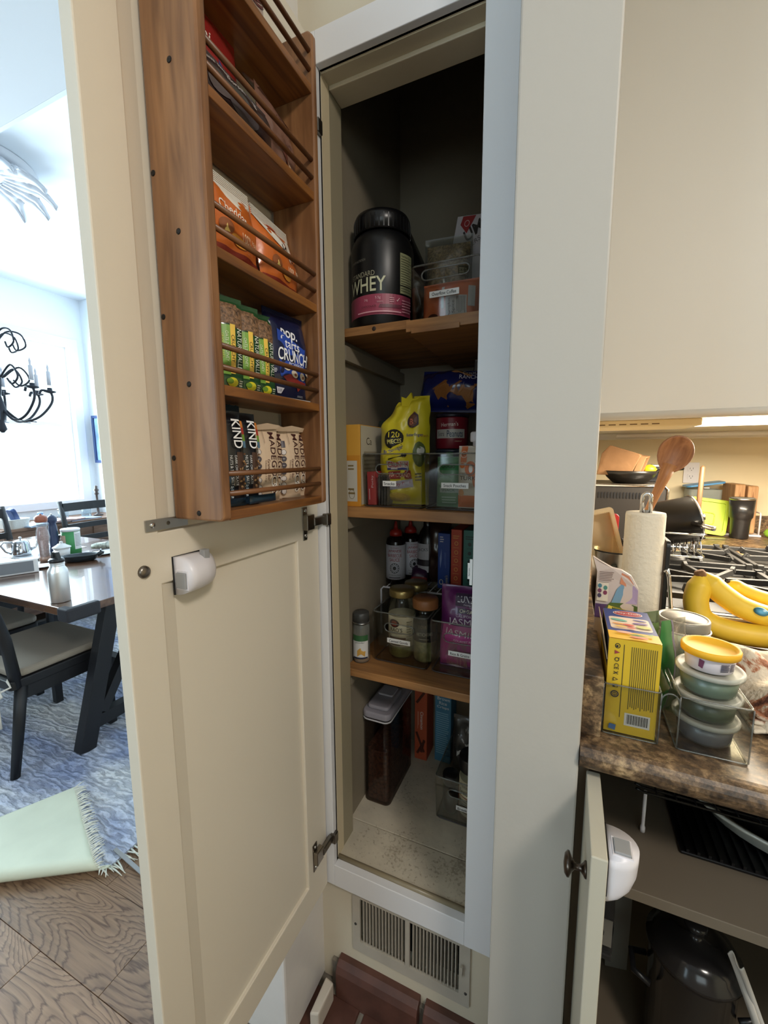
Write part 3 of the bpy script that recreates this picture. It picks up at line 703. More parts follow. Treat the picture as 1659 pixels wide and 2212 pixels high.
# --- bottom shelf: dark nut bars and beige bars
def nutbar(label, loc, rx, ry, src=None, back=False):
    if src: return dup(src, loc, R90-.22, label, rx, ry)
    t = thing('nut_bar', label, 'snack bar', loc, R90-.22, 'dark wrapped nut bars on the bottom rack shelf', rx, ry)
    b, s = pouch(.033, .137, .018, 21, wr=.0007); obj('wrapper', b, foil('black_foil', (22, 24, 30)), t)
    P = Print(s, .006)
    P.rect(.001, .016, .015, .078, (82, 60, 48)); P.rect(-.0155, .0, .0155, .012, (26, 52, 72)); P.rect(-.014, .014, -.006, .05, (30, 54, 70))
    for q in range(26): P.ell(random.uniform(.003, .013), random.uniform(.02, .076), random.uniform(.0012, .003), random.uniform(.001, .002), random.choice([(170, 128, 84), (120, 84, 56), (58, 40, 34), (194, 156, 110)]), 8, random.random()*3)
    for i, c in enumerate(((208, 130, 60), (176, 60, 50), (120, 160, 60), (90, 130, 160))): P.rect(.009, .122-.0095*(i+1), .0135, .122-.0095*i, c)
    P.text('KIND', .002, .103, .012, (244, 244, 244), w=.040, rot=-R90, bold=.015)
    P.text('DARK CHOCOLATE', -.0035, .052, .0032, (215, 215, 215), w=.042, rot=-R90); P.text('NUTS & SEA SALT', -.009, .052, .0032, (215, 215, 215), w=.042, rot=-R90)
    P.text('5g SUGAR', -.0105, .022, .003, (200, 215, 225), w=.016, rot=-R90); P.lines(-.0145, .082, -.0115, .118, 2, (170, 170, 175), vertical=True)
    P.done('wrapper_print', t); return t
k = nutbar('dark nut bar touching the rack side panel, lettering down its front', (XI+.002, -.311, ZS[0]), -.05, -.0)
nutbar('dark nut bar beside the beige bars, with a stripe of four colours', (XI+.000, -.279, ZS[0]), -.06, .02, k)
t = thing('snack_bar', 'tall teal wrapped bar standing behind the dark nut bars', 'snack bar', (XI-.028, -.298, ZS[0]), R90, None, -.03)
b, s = pouch(.078, .150, .012, 5, wr=.0012); obj('wrapper', b, foil('teal_foil', (24, 50, 66)), t)
obj('seal_end', B().prism([(-.039+.078*i/12, .148+(.003 if i % 2 else 0)) for i in range(13)] + [(.039, .14), (-.039, .14)], -.0008, .0008, foil('teal_foil', None), fn=lambda x, z, y: (x, y, z)), None, t)
t = thing('snack_wrapper', 'loose teal wrapper end lying at the foot of the dark nut bars', 'wrapper', (XI+.016, -.268, ZS[0]+.002), R90)
b, s = pouch(.06, .012, .004, 9, .001, .0008, nu=12, nv=5); obj('wrapper', b, foil('teal_foil', None), t, 0)
BEIGE = foil('beige_wrapper', (206, 180, 152), .4)
def beigebar(label, loc, rx, ry, src=None):
    if src: return dup(src, loc, R90-.30, label, rx, ry)
    t = thing('oat_bar', label, 'snack bar', loc, R90-.34, 'beige wrapped oat bars on the bottom rack shelf', rx, ry)
    b, s = pouch(.046, .118, .022, 31, wr=.0010); obj('wrapper', b, BEIGE, t)
    f = B(); f.prism([(-.024, .112), (.022, .117), (.024, .122), (.0, .124), (-.026, .118)], -.004, -.002, fn=lambda x, z, y: (x, y-(z-.112)*.6, z)); obj('folded_end', f, BEIGE, t)
    P = Print(s, .006)
    P.text('MADEGOOD', .0095, .062, .0105, (62, 28, 24), w=.098, rot=-R90, bold=.006)
    P.text('Granola Bar', -.0005, .05, .0045, (96, 58, 46), w=.034, rot=-R90); P.text('Chocolate Chip', -.006, .048, .0034, (96, 58, 46), w=.034, rot=-R90)
    P.ring(.009, .032, .0055, .009, .0016, (240, 232, 220)); P.ring(.0105, .020, .0055, .009, .0016, (240, 232, 220))
    P.rect(-.0195, .086, -.0135, .097, (66, 58, 66))
    for i in range(7): P.ell(-.0165, .078-.011*i, .0038, .0044, (60, 52, 60) if i in (1, 2, 3) else (206, 196, 190), 14); P.ring(-.0165, .078-.011*i, .004, .0046, .0006, (60, 52, 60), 14); P.lines(-.0182, .0775-.011*i, -.0150, .0790-.011*i, 1, (215, 205, 200))
    P.lines(-.0075, .09, -.006, .112, 1, (120, 90, 76), vertical=True); P.done('wrapper_print', t); return t
m = beigebar('beige oat bar at the front beside the dark nut bars', (XI+.000, -.240, ZS[0]), -.06, .03)
beigebar('beige oat bar half hidden behind the front left one', (XI-.014, -.214, ZS[0]), -.04, .10, m)
beigebar('beige oat bar with a folded top standing second from the right', (XI-.002, -.176, ZS[0]), -.05, .04, m)
beigebar('beige oat bar pushed against the far end panel of the rack', (XI-.012, -.143, ZS[0]), -.05, .03, m)

# --- third shelf: orange cheese cracker bags
ORF = foil('orange_foil', (206, 108, 44), .3)
def cheesebag(label, loc, rz, rx, seed, front):
    t = thing('snack_bag', label, 'snack bag', loc, rz, None, rx)
    b, s = pouch(.104, .118, .034, seed, .012, .002); obj('bag', b, ORF, t)
    crimps(None, .1, .016, .108, mat('white_seal', (222, 218, 208), .4), t, .002, 6)
    P = Print(s, .007)
    P.poly([(-.050, .108), (.050, .108), (.050, .092), (.010, .078), (-.050, .104)] if front else [(-.050, .108), (.050, .108), (.050, .060), (.020, .055), (.0, .07), (-.03, .085)], (224, 218, 206))
    if front: P.text('Cheddar', -.004, .070, .013, (250, 240, 226), w=.05, rot=-.1, bold=.01)
    else: P.rect(-.024, .094, -.002, .101, (170, 74, 44)); P.poly([(-.004, .092), (.012, .086), (.018, .074), (.008, .076), (.002, .084)], (140, 62, 40)); P.text('Whole', .018, .066, .012, (30, 26, 26), w=.045, rot=-.3, bold=.01)
    P.ell(-.022, .044, .011, .009, (150, 88, 50)); P.poly([(-.026, .036), (-.018, .036), (-.022, .046)], (250, 220, 130)); P.ell(.0, .032, .016, .006, (222, 152, 60), 14, -.2)
    P.text('100%', .016, .040, .014, (250, 226, 190), w=.018, bold=.0); P.text('REAL', .038, .045, .006, (250, 226, 190), w=.016); P.text('CHEESE', .038, .037, .006, (250, 226, 190), w=.020)
    P.rect(-.05, .012, .05, .020, (132, 46, 32)); P.lines(-.046, .004, .046, .008, 1, (222, 214, 200), ragged=.05)
    P.done('bag_print', t); return t
cheesebag('orange snack bag with a white crimped top against the near rack end', (XI, -.290, ZS[2]), R90, -.12, 41, True)
cheesebag('orange and white snack bag at the far end of the third shelf', (XI-.004, -.178, ZS[2]), R90+.08, -.16, 47, False)
t = thing('snack_bag', 'orange foil bag lying flat behind the orange and white bags', 'snack bag', (XI-.030, -.29, ZS[2]), R90, None, -.02)
b, s = pouch(.12, .128, .02, 52); obj('bag', b, ORF, t); crimps(None, .118, .01, .119, foil('rust_foil', (160, 72, 40)), t)

# --- fourth shelf
t = thing('snack_bag', 'red foil bag with a blue band standing at the back of the fourth shelf', 'snack bag', (XI-.022, -.292, ZS[3]), R90, None, -.05)
b, s = pouch(.112, .148, .03, 61); obj('bag', b, foil('red_foil', (140, 36, 34)), t)
P = Print(s, .007); P.poly([(.004, .086), (.050, .054), (.050, .036), (.004, .066)], (40, 60, 130)); P.poly([(.0, .062), (.05, .034), (.05, .004), (.01, .02)], (176, 64, 44)); P.text('OR', .034, .058, .012, (230, 230, 240), rot=-.55, bold=.01); P.text('Mini', -.022, .106, .013, (226, 216, 206), rot=-.2, bold=.01); P.lines(.012, .012, .044, .028, 4, (80, 24, 20)); P.done('bag_print', t)
t = thing('snack_bag', 'long dark brown chocolate bag lying along the front of the fourth shelf', 'snack bag', (XI+.006, -.272, ZS[3]), R90, None, -.1)
b, s = pouch(.146, .072, .03, 66); obj('bag', b, foil('dark_brown_foil', (50, 34, 32), .34), t)
P = Print(s, .007); P.text('semi sweet', -.04, .056, .006, (220, 212, 206), w=.04, rot=-.05); P.text('morsels', -.012, .050, .006, (220, 212, 206), w=.03, rot=-.05); P.ell(-.04, .03, .02, .010, (96, 84, 82)); P.ell(.0, .024, .028, .010, (84, 74, 74)); P.lines(.02, .046, .03, .056, 2, (230, 225, 220)); P.rect(.050, .003, .066, .015, (214, 210, 204)); P.lines(.052, .005, .064, .013, 4, (60, 56, 56)); P.done('bag_print', t)
t = thing('snack_bag', 'pinkish brown folded bag at the far end of the fourth shelf', 'snack bag', (XI-.004, -.168, ZS[3]), R90+.1, None, -.14, .05)
b, s = pouch(.094, .122, .03, 71, wr=.003); obj('bag', b, foil('cocoa_foil', (122, 88, 74), .4), t)
obj('folded_top', B().prism([(-.042, .112), (.046, .108), (.048, .134), (.0, .130), (-.045, .140)], -.006, -.003, fn=lambda x, z, y: (x, y+(z-.112)*.8, z)), foil('cocoa_foil', None), t)
P = Print(s, .007); P.text('KO', -.006, .084, .016, (60, 34, 30), w=.022, bold=.0); P.text('CHO', .008, .058, .008, (84, 52, 46), w=.02); P.rect(-.03, .080, -.012, .084, (150, 60, 50)); P.ell(.004, .030, .02, .007, (104, 56, 44), 14, -.4); P.ell(.018, .022, .018, .004, (224, 196, 160), 14, -.7); P.rect(.0, .004, .034, .014, (210, 120, 60)); P.done('bag_print', t)
# --- top shelf
t = thing('snack_bag', 'whitish bag with a dark red round emblem on the top rack shelf', 'snack bag', (XI-.002, -.275, ZS[4]), R90, None, -.1)
b, s = pouch(.15, .10, .04, 81, wr=.003); obj('bag', b, foil('blush_foil', (196, 172, 160), .4), t)
P = Print(s, .007); P.ell(.036, .062, .03, .03, (98, 36, 36)); P.ring(.036, .062, .035, .035, .003, (98, 36, 36)); P.text('ORIGINAL', .036, .062, .010, (230, 220, 212), w=.042, bold=.01); P.lines(-.03, .01, .06, .026, 4, (150, 100, 92)); P.done('bag_print', t)

# ================================================================ pantry shelves
def shelf(label, b, **k):
    t = thing('pantry_shelf', label, 'shelf', (-.305, .12, k.pop('z')), 0, 'wooden pantry shelves'); return t
t = thing('pantry_shelf', 'topmost wooden pantry shelf with a stepped front edge', 'shelf', (0, 0, 0), 0, 'wooden pantry shelves')
obj('shelf_board', B().box(-.509, -.332, .115, .506, 1.635, 1.654), SHELF, t, .001)
obj('shelf_board', B().box(-.331, -.101, .088, .506, 1.620, 1.643).box(-.318, -.215, .084, .089, 1.615, 1.626), SHELF, t, .001)
obj('cleat', B().box(-.5095, -.494, .12, .505, 1.585, 1.619), INNER, t, .001); obj('cleat', B().box(-.116, -.1005, .12, .505, 1.585, 1.619), INNER, t, .001)
obj('knot', B().lathe([(.005, 0), (.004, .0004), (0, .0004)], 12), mat('knot', (40, 26, 18), .6), t).matrix_local = Matrix.Translation((-.418, .1149, 1.645)) @ Matrix.Rotation(rad(90), 4, 'X')
for z0, z1, lb, cz in ((1.212, 1.237, 'wooden pantry shelf at eye level under the snack bins', 1.178), (.796, .816, 'lowest wooden pantry shelf above the cereal container', .76)):
    t = thing('pantry_shelf', lb, 'shelf', (0, 0, 0), 0, 'wooden pantry shelves')
    obj('shelf_board', B().box(-.509, -.101, .115, .506, z0, z1), SHELF, t, .0015)
    obj('cleat', B().box(-.5095, -.496, .125, .505, z0-.032, z0-.0005), INNER, t, .001); obj('cleat', B().box(-.116, -.1005, .125, .505, z0-.032, z0-.0005), INNER, t, .001)
Z1, Z1B, Z2, Z3, ZF = 1.6545, 1.6435, 1.2375, .8165, .3625

# ---------------------------------------------------------------- top shelf
TUB = mat('tub_black', (14, 14, 16), .38)
t = thing('protein_tub', 'large black plastic tub of whey powder with a pink band on the top shelf', 'tub', (-.433, .198, Z1))
R = .0745
obj('tub_body', B().lathe([(R-.006, 0), (R, .006), (R, .178), (R-.003, .192), (.064, .206), (.060, .210)], 40), TUB, t)
lid = B().lathe([(.066, .211), (.0665, .245), (.063, .253), (.02, .254), (0, .254)], 40); obj('lid', lid, mat('lid_black', (14, 14, 16), .3), t)
rb = B()
for i in range(40):
    a = 2*pi*i/40; rb.beam((.0666*cos(a), .0666*sin(a), .213), (.0666*cos(a), .0666*sin(a), .242), .003, .0016, up=(cos(a), sin(a), 0))
obj('lid_ribs', rb, MATS['lid_black'], t)
P = Print(cylsurf(R, (0, 0, 0), .30), .008)
PK = (150, 62, 84); CRM = (196, 196, 164)
P.rect(-.10, .024, .085, .068, PK); P.text('WHEY', -.034, .090, .031, CRM, w=.100, bold=.02); P.text('STANDARD', -.042, .113, .011, (150, 146, 124), w=.066, bold=.01); P.text('OPTIMUM NUTRITION', -.056, .144, .005, (120, 116, 104), w=.05)
P.rect(.050, .072, .088, .158, (150, 150, 112)); P.text('Nutrition Facts', .068, .152, .0045, (20, 20, 18), w=.03)
for i in range(14): P.rect(.052, .077+.0052*i, .086 - .004*(i % 3), .0785+.0052*i, (70, 70, 52)); P.k -= 1
P.k += 1; P.rect(.050, .088, .088, .090, (18, 18, 18))
P.text('24g', -.030, .056, .006, (220, 170, 180)); P.text('5.5g', -.002, .059, .007, (220, 170, 180)); P.lines(-.004, .049, .012, .053, 2, (200, 140, 150)); P.lines(.024, .050, .036, .062, 3, (210, 150, 160)); P.poly([(.040, .055), (.042, .052), (.048, .060), (.047, .061), (.042, .0545)], (220, 180, 180))
for i in range(18): P.poly([(.0+.0028*i, .038), (.0016+.0028*i, .038), (.0046+.0028*i, .045), (.003+.0028*i, .045)], (52, 30, 38))
P.text('CHOCOLATE', -.022, .041, .004, (50, 24, 30)); P.lines(-.05, .028, .05, .033, 1, (210, 160, 168), ragged=0); P.lines(.052, .03, .08, .06, 5, (190, 130, 142)); P.done('tub_print', t)
t = thing('plastic_bag', 'black plastic bag with a pointed tip standing behind the protein tub', 'bag', (-.425, .385, Z1))
b, s = pouch(.16, .375, .13, 91, wr=.006, bulge=.8, nu=24, nv=30)
b.v = [(x*(1-.9*max(0, z/.36-.35)/.65) + (-.06*max(0, z/.36-.35)**1.2), y*(1-.3*z/.36), z) for x, y, z in b.v]; obj('bag', b, foil('black_bag', (14, 14, 16), .35), t)
bn = bin_('bin', 'clear plastic bin on the top shelf with a label reading Overflow Coffee', .150, .28, .118, (-.257, .262, Z1B), 0, None, 'Overflow Coffee', .064, .48, -.002, (.5, .82, .34))
bn.name = 'storage_bin'
t = thing('coffee_bag', 'orange brown coffee bag with grey labels inside the Overflow Coffee bin', 'coffee bag', (-.258, .172, Z1B+.003), .02, None, -.06)
b, s = pouch(.124, .094, .056, 95, .004, .0015, bulge=.35); obj('bag', b, foil('copper_bag', (188, 96, 54), .35), t)
P = Print(s, .008); P.rect(-.004, .010, .040, .052, (176, 170, 164)); P.rect(-.014, .030, -.008, .074, (190, 186, 180)); P.text('Pumpkin', .004, .03, .007, (40, 36, 36), w=.034, rot=R90, bold=.01); P.text('Spice', .013, .03, .007, (40, 36, 36), w=.024, rot=R90, bold=.01); P.lines(.020, .014, .038, .05, 6, (90, 86, 84), vertical=True); P.ell(-.034, .016, .012, .006, (70, 34, 24)); P.ell(-.026, .066, .006, .006, (110, 48, 30)); P.rect(.0415, .030, .055, .072, (170, 166, 162)); P.done('bag_print', t)
def oats_mat(): return mat('oat_flakes', (150, 126, 86), .6, var=.6, scale=190, bump=.9)
t = thing('oat_bag', 'clear bag of rolled oats standing in the Overflow Coffee bin', 'oat bag', (-.285, .248, Z1B+.003), .1)
b, s = pouch(.112, .222, .07, 101, .012, .003, bulge=.5); obj('bag', b, clear('bag_film', (215, 215, 210), .25, .15, .06), t)
b2, _ = pouch(.100, .205, .056, 101, .012, .004, bulge=.5, nu=26, nv=30); obj('oat_flakes', b2, oats_mat(), t); 
P = Print(s, .008); P.rect(.028, .12, .05, .145, (70, 66, 50)); P.lines(.030, .124, .048, .142, 4, (150, 146, 120)); P.done('bag_print', t)
t = carton('coffee_box', 'white carton with bold black letters tilted at the back of the Overflow Coffee bin', 'box', .095, .05, .285, (-.292, .352, Z1B+.016), -.28, mat('carton_white', (196, 194, 200), .5), rx=.0, ry=.22)
P = Print(plane((0, -.025, 0), (1, 0, 0), (0, 0, 1))); P.poly([(-.030, .283), (.006, .283), (-.012, .245), (-.034, .265)], (150, 40, 44)); P.ring(-.016, .267, .007, .007, .0012, (210, 190, 190)); P.text('UM', .006, .250, .028, (26, 24, 28), w=.05, rot=.62, bold=.04); P.text('KERS', .014, .224, .011, (110, 106, 112), w=.036, rot=.62); P.done('carton_print', t)

# ---------------------------------------------------------------- second shelf
YB = mat('yellow_carton', (206, 152, 58), .5)
t = thing('cereal_box', 'yellow carton standing left of the Snacks bin', 'box', (-.487, .222, Z2))
obj('carton_body', B().box(-.0205, .0205, -.09, .09, 0, .199), YB, t, .001)
P = Print(plane((0, -.09, 0), (1, 0, 0), (0, 0, 1))); P.rect(-.0205, 0, .0205, .125, (196, 132, 44)); P.rect(-.0205, .012, .013, .112, (190, 184, 170)); P.lines(-.012, .09, .009, .106, 2, (120, 100, 60), ragged=.5); P.lines(-.012, .03, .009, .05, 2, (120, 100, 60)); P.ring(-.002, .03, .008, .012, .001, (110, 90, 50)); P.done('carton_print', t)
P = Print(plane((.0205, -.09, 0), (0, 1, 0), (0, 0, 1))); P.rect(.004, .004, .176, .197, (186, 178, 158)); P.text('Ca', .05, .16, .018, (70, 62, 50), w=.03); P.lines(.02, .08, .12, .14, 6, (150, 140, 120)); P.done('carton_print', t)
t = carton('pasta_box', 'dark green carton behind the yellow carton', 'box', .052, .10, .212, (-.476, .375, Z2), 0, mat('dark_green_carton', (34, 44, 36), .5))
obj('carton_flap', B().prism([(-.028, 0), (.028, 0), (.026, .012), (.004, .016), (-.026, .010)], -.05, -.049, fn=lambda x, z, y: (x, y, z+.211)), MATS['dark_green_carton'], t)
t = thing('canister', 'red pink canister behind the yellow candy bag', 'canister', (-.425, .39, Z2))
obj('canister_body', B().lathe([(.040, 0), (.043, .01), (.043, .235)], 28), mat('pink_tub', (140, 36, 62), .4), t); obj('lid', B().lathe([(.045, .236), (.045, .258), (.04, .262), (0, .262)], 28), mat('pink_lid', (158, 40, 70), .4), t)
sb = bin_('storage_bin', 'clear plastic bin holding candy with a label reading Snacks', .152, .27, .128, (-.386, .272, Z2), 0, None, 'Snacks', .034, .45, -.006, (.5, .72, .27))
t = carton('candy_box', 'narrow red carton in the left corner of the Snacks bin', 'box', .022, .07, .082, (-.444, .186, Z2+.003), 0, mat('red_carton', (176, 44, 54), .45), ry=-.03)
P = Print(plane((0, -.035, 0), (1, 0, 0), (0, 0, 1))); P.text('Pocky', .004, .058, .007, (230, 200, 205), w=.03, rot=R90); P.lines(-.006, .006, -.002, .04, 1, (220, 180, 186), vertical=True); P.done('carton_print', t)
pk = None
for i in range(4):
    lb = ['leftmost dark silver packet beside the red carton', 'second dark silver packet from the red carton', 'third dark silver packet from the red carton', 'dark silver packet touching the yellow candy bag'][i]
    if pk is None:
        pk = thing('snack_packet', lb, 'packet', (-.428, .19, Z2+.003), R90+.06, 'dark silver packets in the Snacks bin')
        b, s = pouch(.08, .075, .006, 15, .004, .0006); obj('packet', b, foil('grey_foil', (92, 88, 88), .3), pk); crimps(None, .078, .005, .069, foil('grey_foil', None), pk)
    else: dup(pk, (-.428+.0075*i, .19, Z2+.003), None, lb)
YBAG = foil('yellow_bag', (206, 190, 40), .34)
t = thing('candy_bag', 'bright yellow candy bag sticking up out of the Snacks bin', 'candy bag', (-.374, .190, Z2+.004), .02, None, -.05)
def twist(p):
    k = max(0, p[2]/.262-.72)/.28; return (p[0]*(1-.38*k)+.022*k, p[1]-.004*sin(k*9), p[2]-.012*k*(p[0]/.05 < 0))
b, s = pouch(.126, .262, .062, 111, .01, .0045, bulge=.38, nu=26, nv=40, warp=twist); obj('bag', b, YBAG, t)
P = Print(s, .006)
P.ell(-.018, .158, .026, .024, (26, 24, 20)); P.text('120', -.018, .169, .014, (220, 205, 60), w=.028, bold=.02); P.text('PIECES', -.016, .153, .010, (230, 220, 120), w=.036, bold=.015, rot=.08)
P.poly([(-.046, .112), (.010, .132), (.008, .150), (-.042, .132)], (214, 196, 50)); P.text('Butterfinger', -.018, .132, .014, (32, 56, 140), w=.054, rot=.26, bold=.02); P.poly([(-.030, .108), (.014, .119), (.014, .122), (-.030, .111)], (30, 26, 20))
P.poly([(.002, .120), (.006, .125), (.009, .121), (.013, .125), (.017, .120), (.012, .115), (.009, .117), (.005, .115)], (30, 26, 24))
P.text('Butterfinger', .034, .166, .009, (40, 60, 130), w=.036, rot=.02, bold=.01); P.text('Crunch', .054, .166, .006, (150, 44, 60), w=.012)
P.poly([(-.034, .086), (.022, .086), (.022, .106), (-.034, .106)], (186, 176, 170)); P.rect(-.034, .084, .022, .089, (40, 44, 110)); P.text('CRUNCH', -.006, .0975, .013, (160, 40, 54), w=.05, bold=.04)
P.poly([(-.032, .062), (.026, .064), (.026, .084), (-.032, .080)], (140, 44, 44)); P.text('100 GRAND', -.003, .0725, .010, (226, 196, 170), w=.052, bold=.01, skew=.2)
P.poly([(-.030, .034), (.030, .044), (.028, .064), (-.026, .056)], (176, 172, 190)); P.text('Baby Ruth', .0, .0495, .012, (150, 44, 60), w=.052, rot=.14, bold=.01)
P.poly([(.014, .205), (.026, .222), (.038, .214), (.042, .192), (.030, .182), (.018, .190)], (96, 60, 40)); P.ring(.028, .200, .013, .017, .002, (26, 26, 60)); P.text('B', .026, .198, .012, (190, 110, 90), bold=.02)
P.ell(.044, .122, .012, .03, (84, 98, 52)); P.ell(.046, .13, .007, .010, (200, 200, 190)); P.lines(.036, .06, .05, .08, 3, (60, 60, 30))
P.ell(-.006, .020, .028, .010, (196, 166, 60)); P.done('bag_print', t)
obj('bag_knot', B().prism([(-.018, .238), (.016, .236), (.026, .262), (.008, .256), (.0, .274), (-.010, .258), (-.024, .264)], -.006, .006, fn=lambda x, z, y: (x+.012, y-.004+(z-.25)*.5, z)), YBAG, t, .002)
pbin = bin_('storage_bin', 'clear plastic bin holding pouches with a label reading Snack Pouches', .150, .27, .128, (-.229, .272, Z2), 0, None, 'Snack Pouches', .062, .44, -.004, (.5, .72, .27))
t = thing('fruit_pouch', 'green squeeze pouch in the Snack Pouches bin', 'pouch', (-.258, .182, Z2+.003), 0, None, -.05)
b, s = pouch(.058, .118, .03, 121, .006, .0012); obj('pouch', b, foil('green_pouch', (88, 128, 96), .4), t)
P = Print(s, .007); P.rect(-.028, .086, .028, .116, (46, 112, 62)); P.text('GoGo', .0, .096, .011, (24, 40, 26), w=.032, bold=.02); P.ell(-.006, .06, .018, .012, (116, 150, 122)); P.rect(-.018, .034, .024, .046, (150, 166, 160)); P.lines(-.014, .01, .02, .028, 3, (150, 176, 160)); P.text('SNACK', .002, .040, .006, (60, 90, 80), w=.03); P.done('pouch_print', t)
obj('cap', B().lathe([(.008, .118), (.008, .128), (0, .128)], 16), mat('green_cap', (50, 110, 60), .4), t)
t = thing('fruit_pouch', 'orange and cream meat puree pouch with a white cap in the Snack Pouches bin', 'pouch', (-.196, .172, Z2+.003), 0, None, -.03)
b, s = pouch(.074, .142, .034, 125, .006, .001); obj('pouch', b, foil('cream_pouch', (206, 194, 176), .45), t)
P = Print(s, .007); OR = (206, 112, 60); P.rect(-.036, .002, .036, .030, OR); P.rect(-.030, .104, -.016, .141, OR); P.ring(-.023, .122, .0075, .0075, .001, (230, 220, 210)); P.text('6+', -.023, .122, .006, (60, 40, 30), bold=.02); P.ring(-.006, .09, .013, .017, .008, OR); P.ell(.012, .068, .014, .024, OR); P.ell(-.025, .097, .006, .006, OR)
P.text('organic', -.022, .080, .005, (130, 110, 90), w=.018); P.text('TURKEY', -.004, .069, .009, (60, 44, 36), w=.052, bold=.0); P.lines(.004, .104, .03, .13, 3, (90, 80, 70)); P.ell(-.026, .036, .006, .008, (210, 150, 100)); P.done('pouch_print', t)
obj('cap', B().lathe([(.006, .141), (.006, .150), (.0115, .151), (.0125, .156), (.012, .170), (.009, .173), (0, .173)], 20), WHITEP, t)
def can(name, label, cat, loc, r, h, body, rimm, bands, texts, th0=.25):
    t = thing(name, label, cat, loc)
    obj('can_body', B().lathe([(r-.002, 0), (r, .003), (r, h-.003), (r-.002, h)], 32), body, t)
    obj('can_lid', B().lathe([(r+.001, h), (r+.0015, h+.006), (r-.002, h+.008), (0, h+.007)], 32), rimm, t)
    P = Print(cylsurf(r, (0, 0, 0), th0), .007)
    for a in bands: P.rect(*a)
    for a, k in texts: P.text(*a, **k)
    P.done('can_print', t); return t
can('coffee_can', 'dark can at the back of the Snack Pouches bin under the peanut can', 'can', (-.279, .285, Z2+.003), .041, .128, mat('dark_can', (30, 34, 44), .35), mat('can_rim_dark', (40, 44, 58), .3), [(-.05, .012, .05, .10, (60, 66, 78))], [])
can('peanut_can', 'red peanut can stacked above the Snack Pouches bin', 'can', (-.279, .283, Z2+.140), .041, .078, mat('red_can', (118, 26, 40), .3, coat=.4), mat('can_lid_dark', (28, 26, 40), .3), [(-.044, .026, .034, .048, (176, 172, 164))], [(('Peanuts', .008, .037, .016, (44, 60, 84)), dict(w=.04, bold=.02)), (('Extra', -.028, .037, .011, (70, 66, 66)), dict(w=.018)), (("Herman's", -.006, .060, .010, (220, 210, 200)), dict(w=.042, rot=.06)), (('roasted', .016, .019, .004, (200, 180, 150)), dict())])
t = thing('chip_bag', 'dark blue tortilla chip bag lying on top of the cans', 'chip bag', (-.268, .29, Z2+.232), .05, None, -.30, .06)
b, s = pouch(.205, .112, .10, 131, .01, .004, bulge=.4, nu=28, nv=22); obj('bag', b, foil('blue_chip_bag', (24, 34, 92), .22), t)
P = Print(s, .007)
P.poly([(-.062, .046), (-.03, .062), (.012, .060), (.006, .028), (-.022, .010), (-.046, .022)], (140, 88, 40)); P.poly([(.012, .050), (.052, .056), (.046, .014), (.026, .008), (.004, .030)], (150, 98, 46)); P.poly([(.018, .058), (.008, .034), (.014, .032)], (220, 220, 226))
P.text('COOL', .026, .086, .011, (214, 218, 230), w=.034, rot=.06, bold=.02); P.text('RANCH', .026, .072, .012, (214, 218, 230), w=.044, rot=.08, bold=.02); P.poly([(-.02, .088), (.03, .074), (.034, .078), (-.01, .094)], (170, 120, 70)); P.done('bag_print', t)
t = thing('plastic_bag', 'crumpled white plastic bag in the corner above the blue chip bag', 'bag', (-.185, .36, Z2+.30), .2)
b, s = pouch(.11, .07, .07, 137, .004, .008); obj('bag', b, clear('white_film', (200, 200, 200), .3, .2, .5, (200, 200, 200)), t)

# ---------------------------------------------------------------- third shelf: wire rack and what is on it
WR = mat('white_wire', (206, 206, 212), .35)
t = thing('wire_rack', 'white wire shelf riser holding the sauce bottles', 'rack', (-.31, .42, Z3))
RZ = .150
obj('frame', B().tube([(-.198, -.075, 0), (-.198, -.075, RZ-.008), (-.190, -.075, RZ), (.190, -.075, RZ), (.198, -.075, RZ-.008), (.198, -.075, 0)], .003, 8), WR, t)
obj('frame', B().tube([(-.198, .075, 0), (-.198, .075, RZ-.008), (-.190, .075, RZ), (.190, .075, RZ), (.198, .075, RZ-.008), (.198, .075, 0)], .003, 8), WR, t)
me = None
for i in range(17):
    x = -.18+.36*i/16
    if me is None: o = obj('wire', B().tube([(0, -.078, RZ+.002), (0, .078, RZ+.002)], .0014, 6), WR, t); me = o.data
    else: o = bpy.data.objects.new('wire', me); COL.objects.link(o); o.parent = t
    o.location.x = x
ZR = Z3+RZ+.004
def sauce(label, loc, rz):
    t = thing('sauce_bottle', label, 'bottle', loc, rz)
    obj('bottle', B().lathe([(.027, 0), (.030, .004), (.030, .128), (.027, .140), (.018, .146), (.016, .15)], 28), mat('sauce_glass', (20, 14, 12), .15), t)
    obj('cap', B().lathe([(.019, .148), (.0195, .156), (.016, .165), (.007, .168), (.0055, .178), (.003, .192), (0, .193)], 20), mat('red_cap', (150, 36, 26), .4), t)
    lb = obj('paper_label', B().lathe([(.0304, .016), (.0304, .122)], 28), mat('label_paper', (204, 202, 208), .5), t)
    P = Print(cylsurf(.0304, (0, 0, 0), .25), .006); RD = (150, 40, 50); DK = (30, 28, 34)
    P.text('the Original', 0, .114, .004, RD, w=.024); P.text('JAPANESE', 0, .104, .010, RD, w=.042, bold=.01); P.text('BARBECUE', 0, .091, .010, RD, w=.044, bold=.01); P.text('SAUCE', 0, .078, .010, RD, w=.030, bold=.01)
    P.ring(0, .052, .014, .016, .0014, DK); P.ring(0, .052, .0095, .011, .001, DK); P.ell(0, .052, .005, .006, DK)
    for i in range(12): P.ell(.0118*cos(i*pi/6), .052+.0135*sin(i*pi/6), .0014, .0014, DK, 8)
    P.text('The Legendary Flavor', 0, .031, .004, DK, w=.036); P.lines(-.016, .022, .016, .026, 1, DK, ragged=0); P.done('label_print', lb); return t
sauce('barbecue sauce bottle with a red cap at the left of the wire rack', (-.4785, .392, ZR), 0)
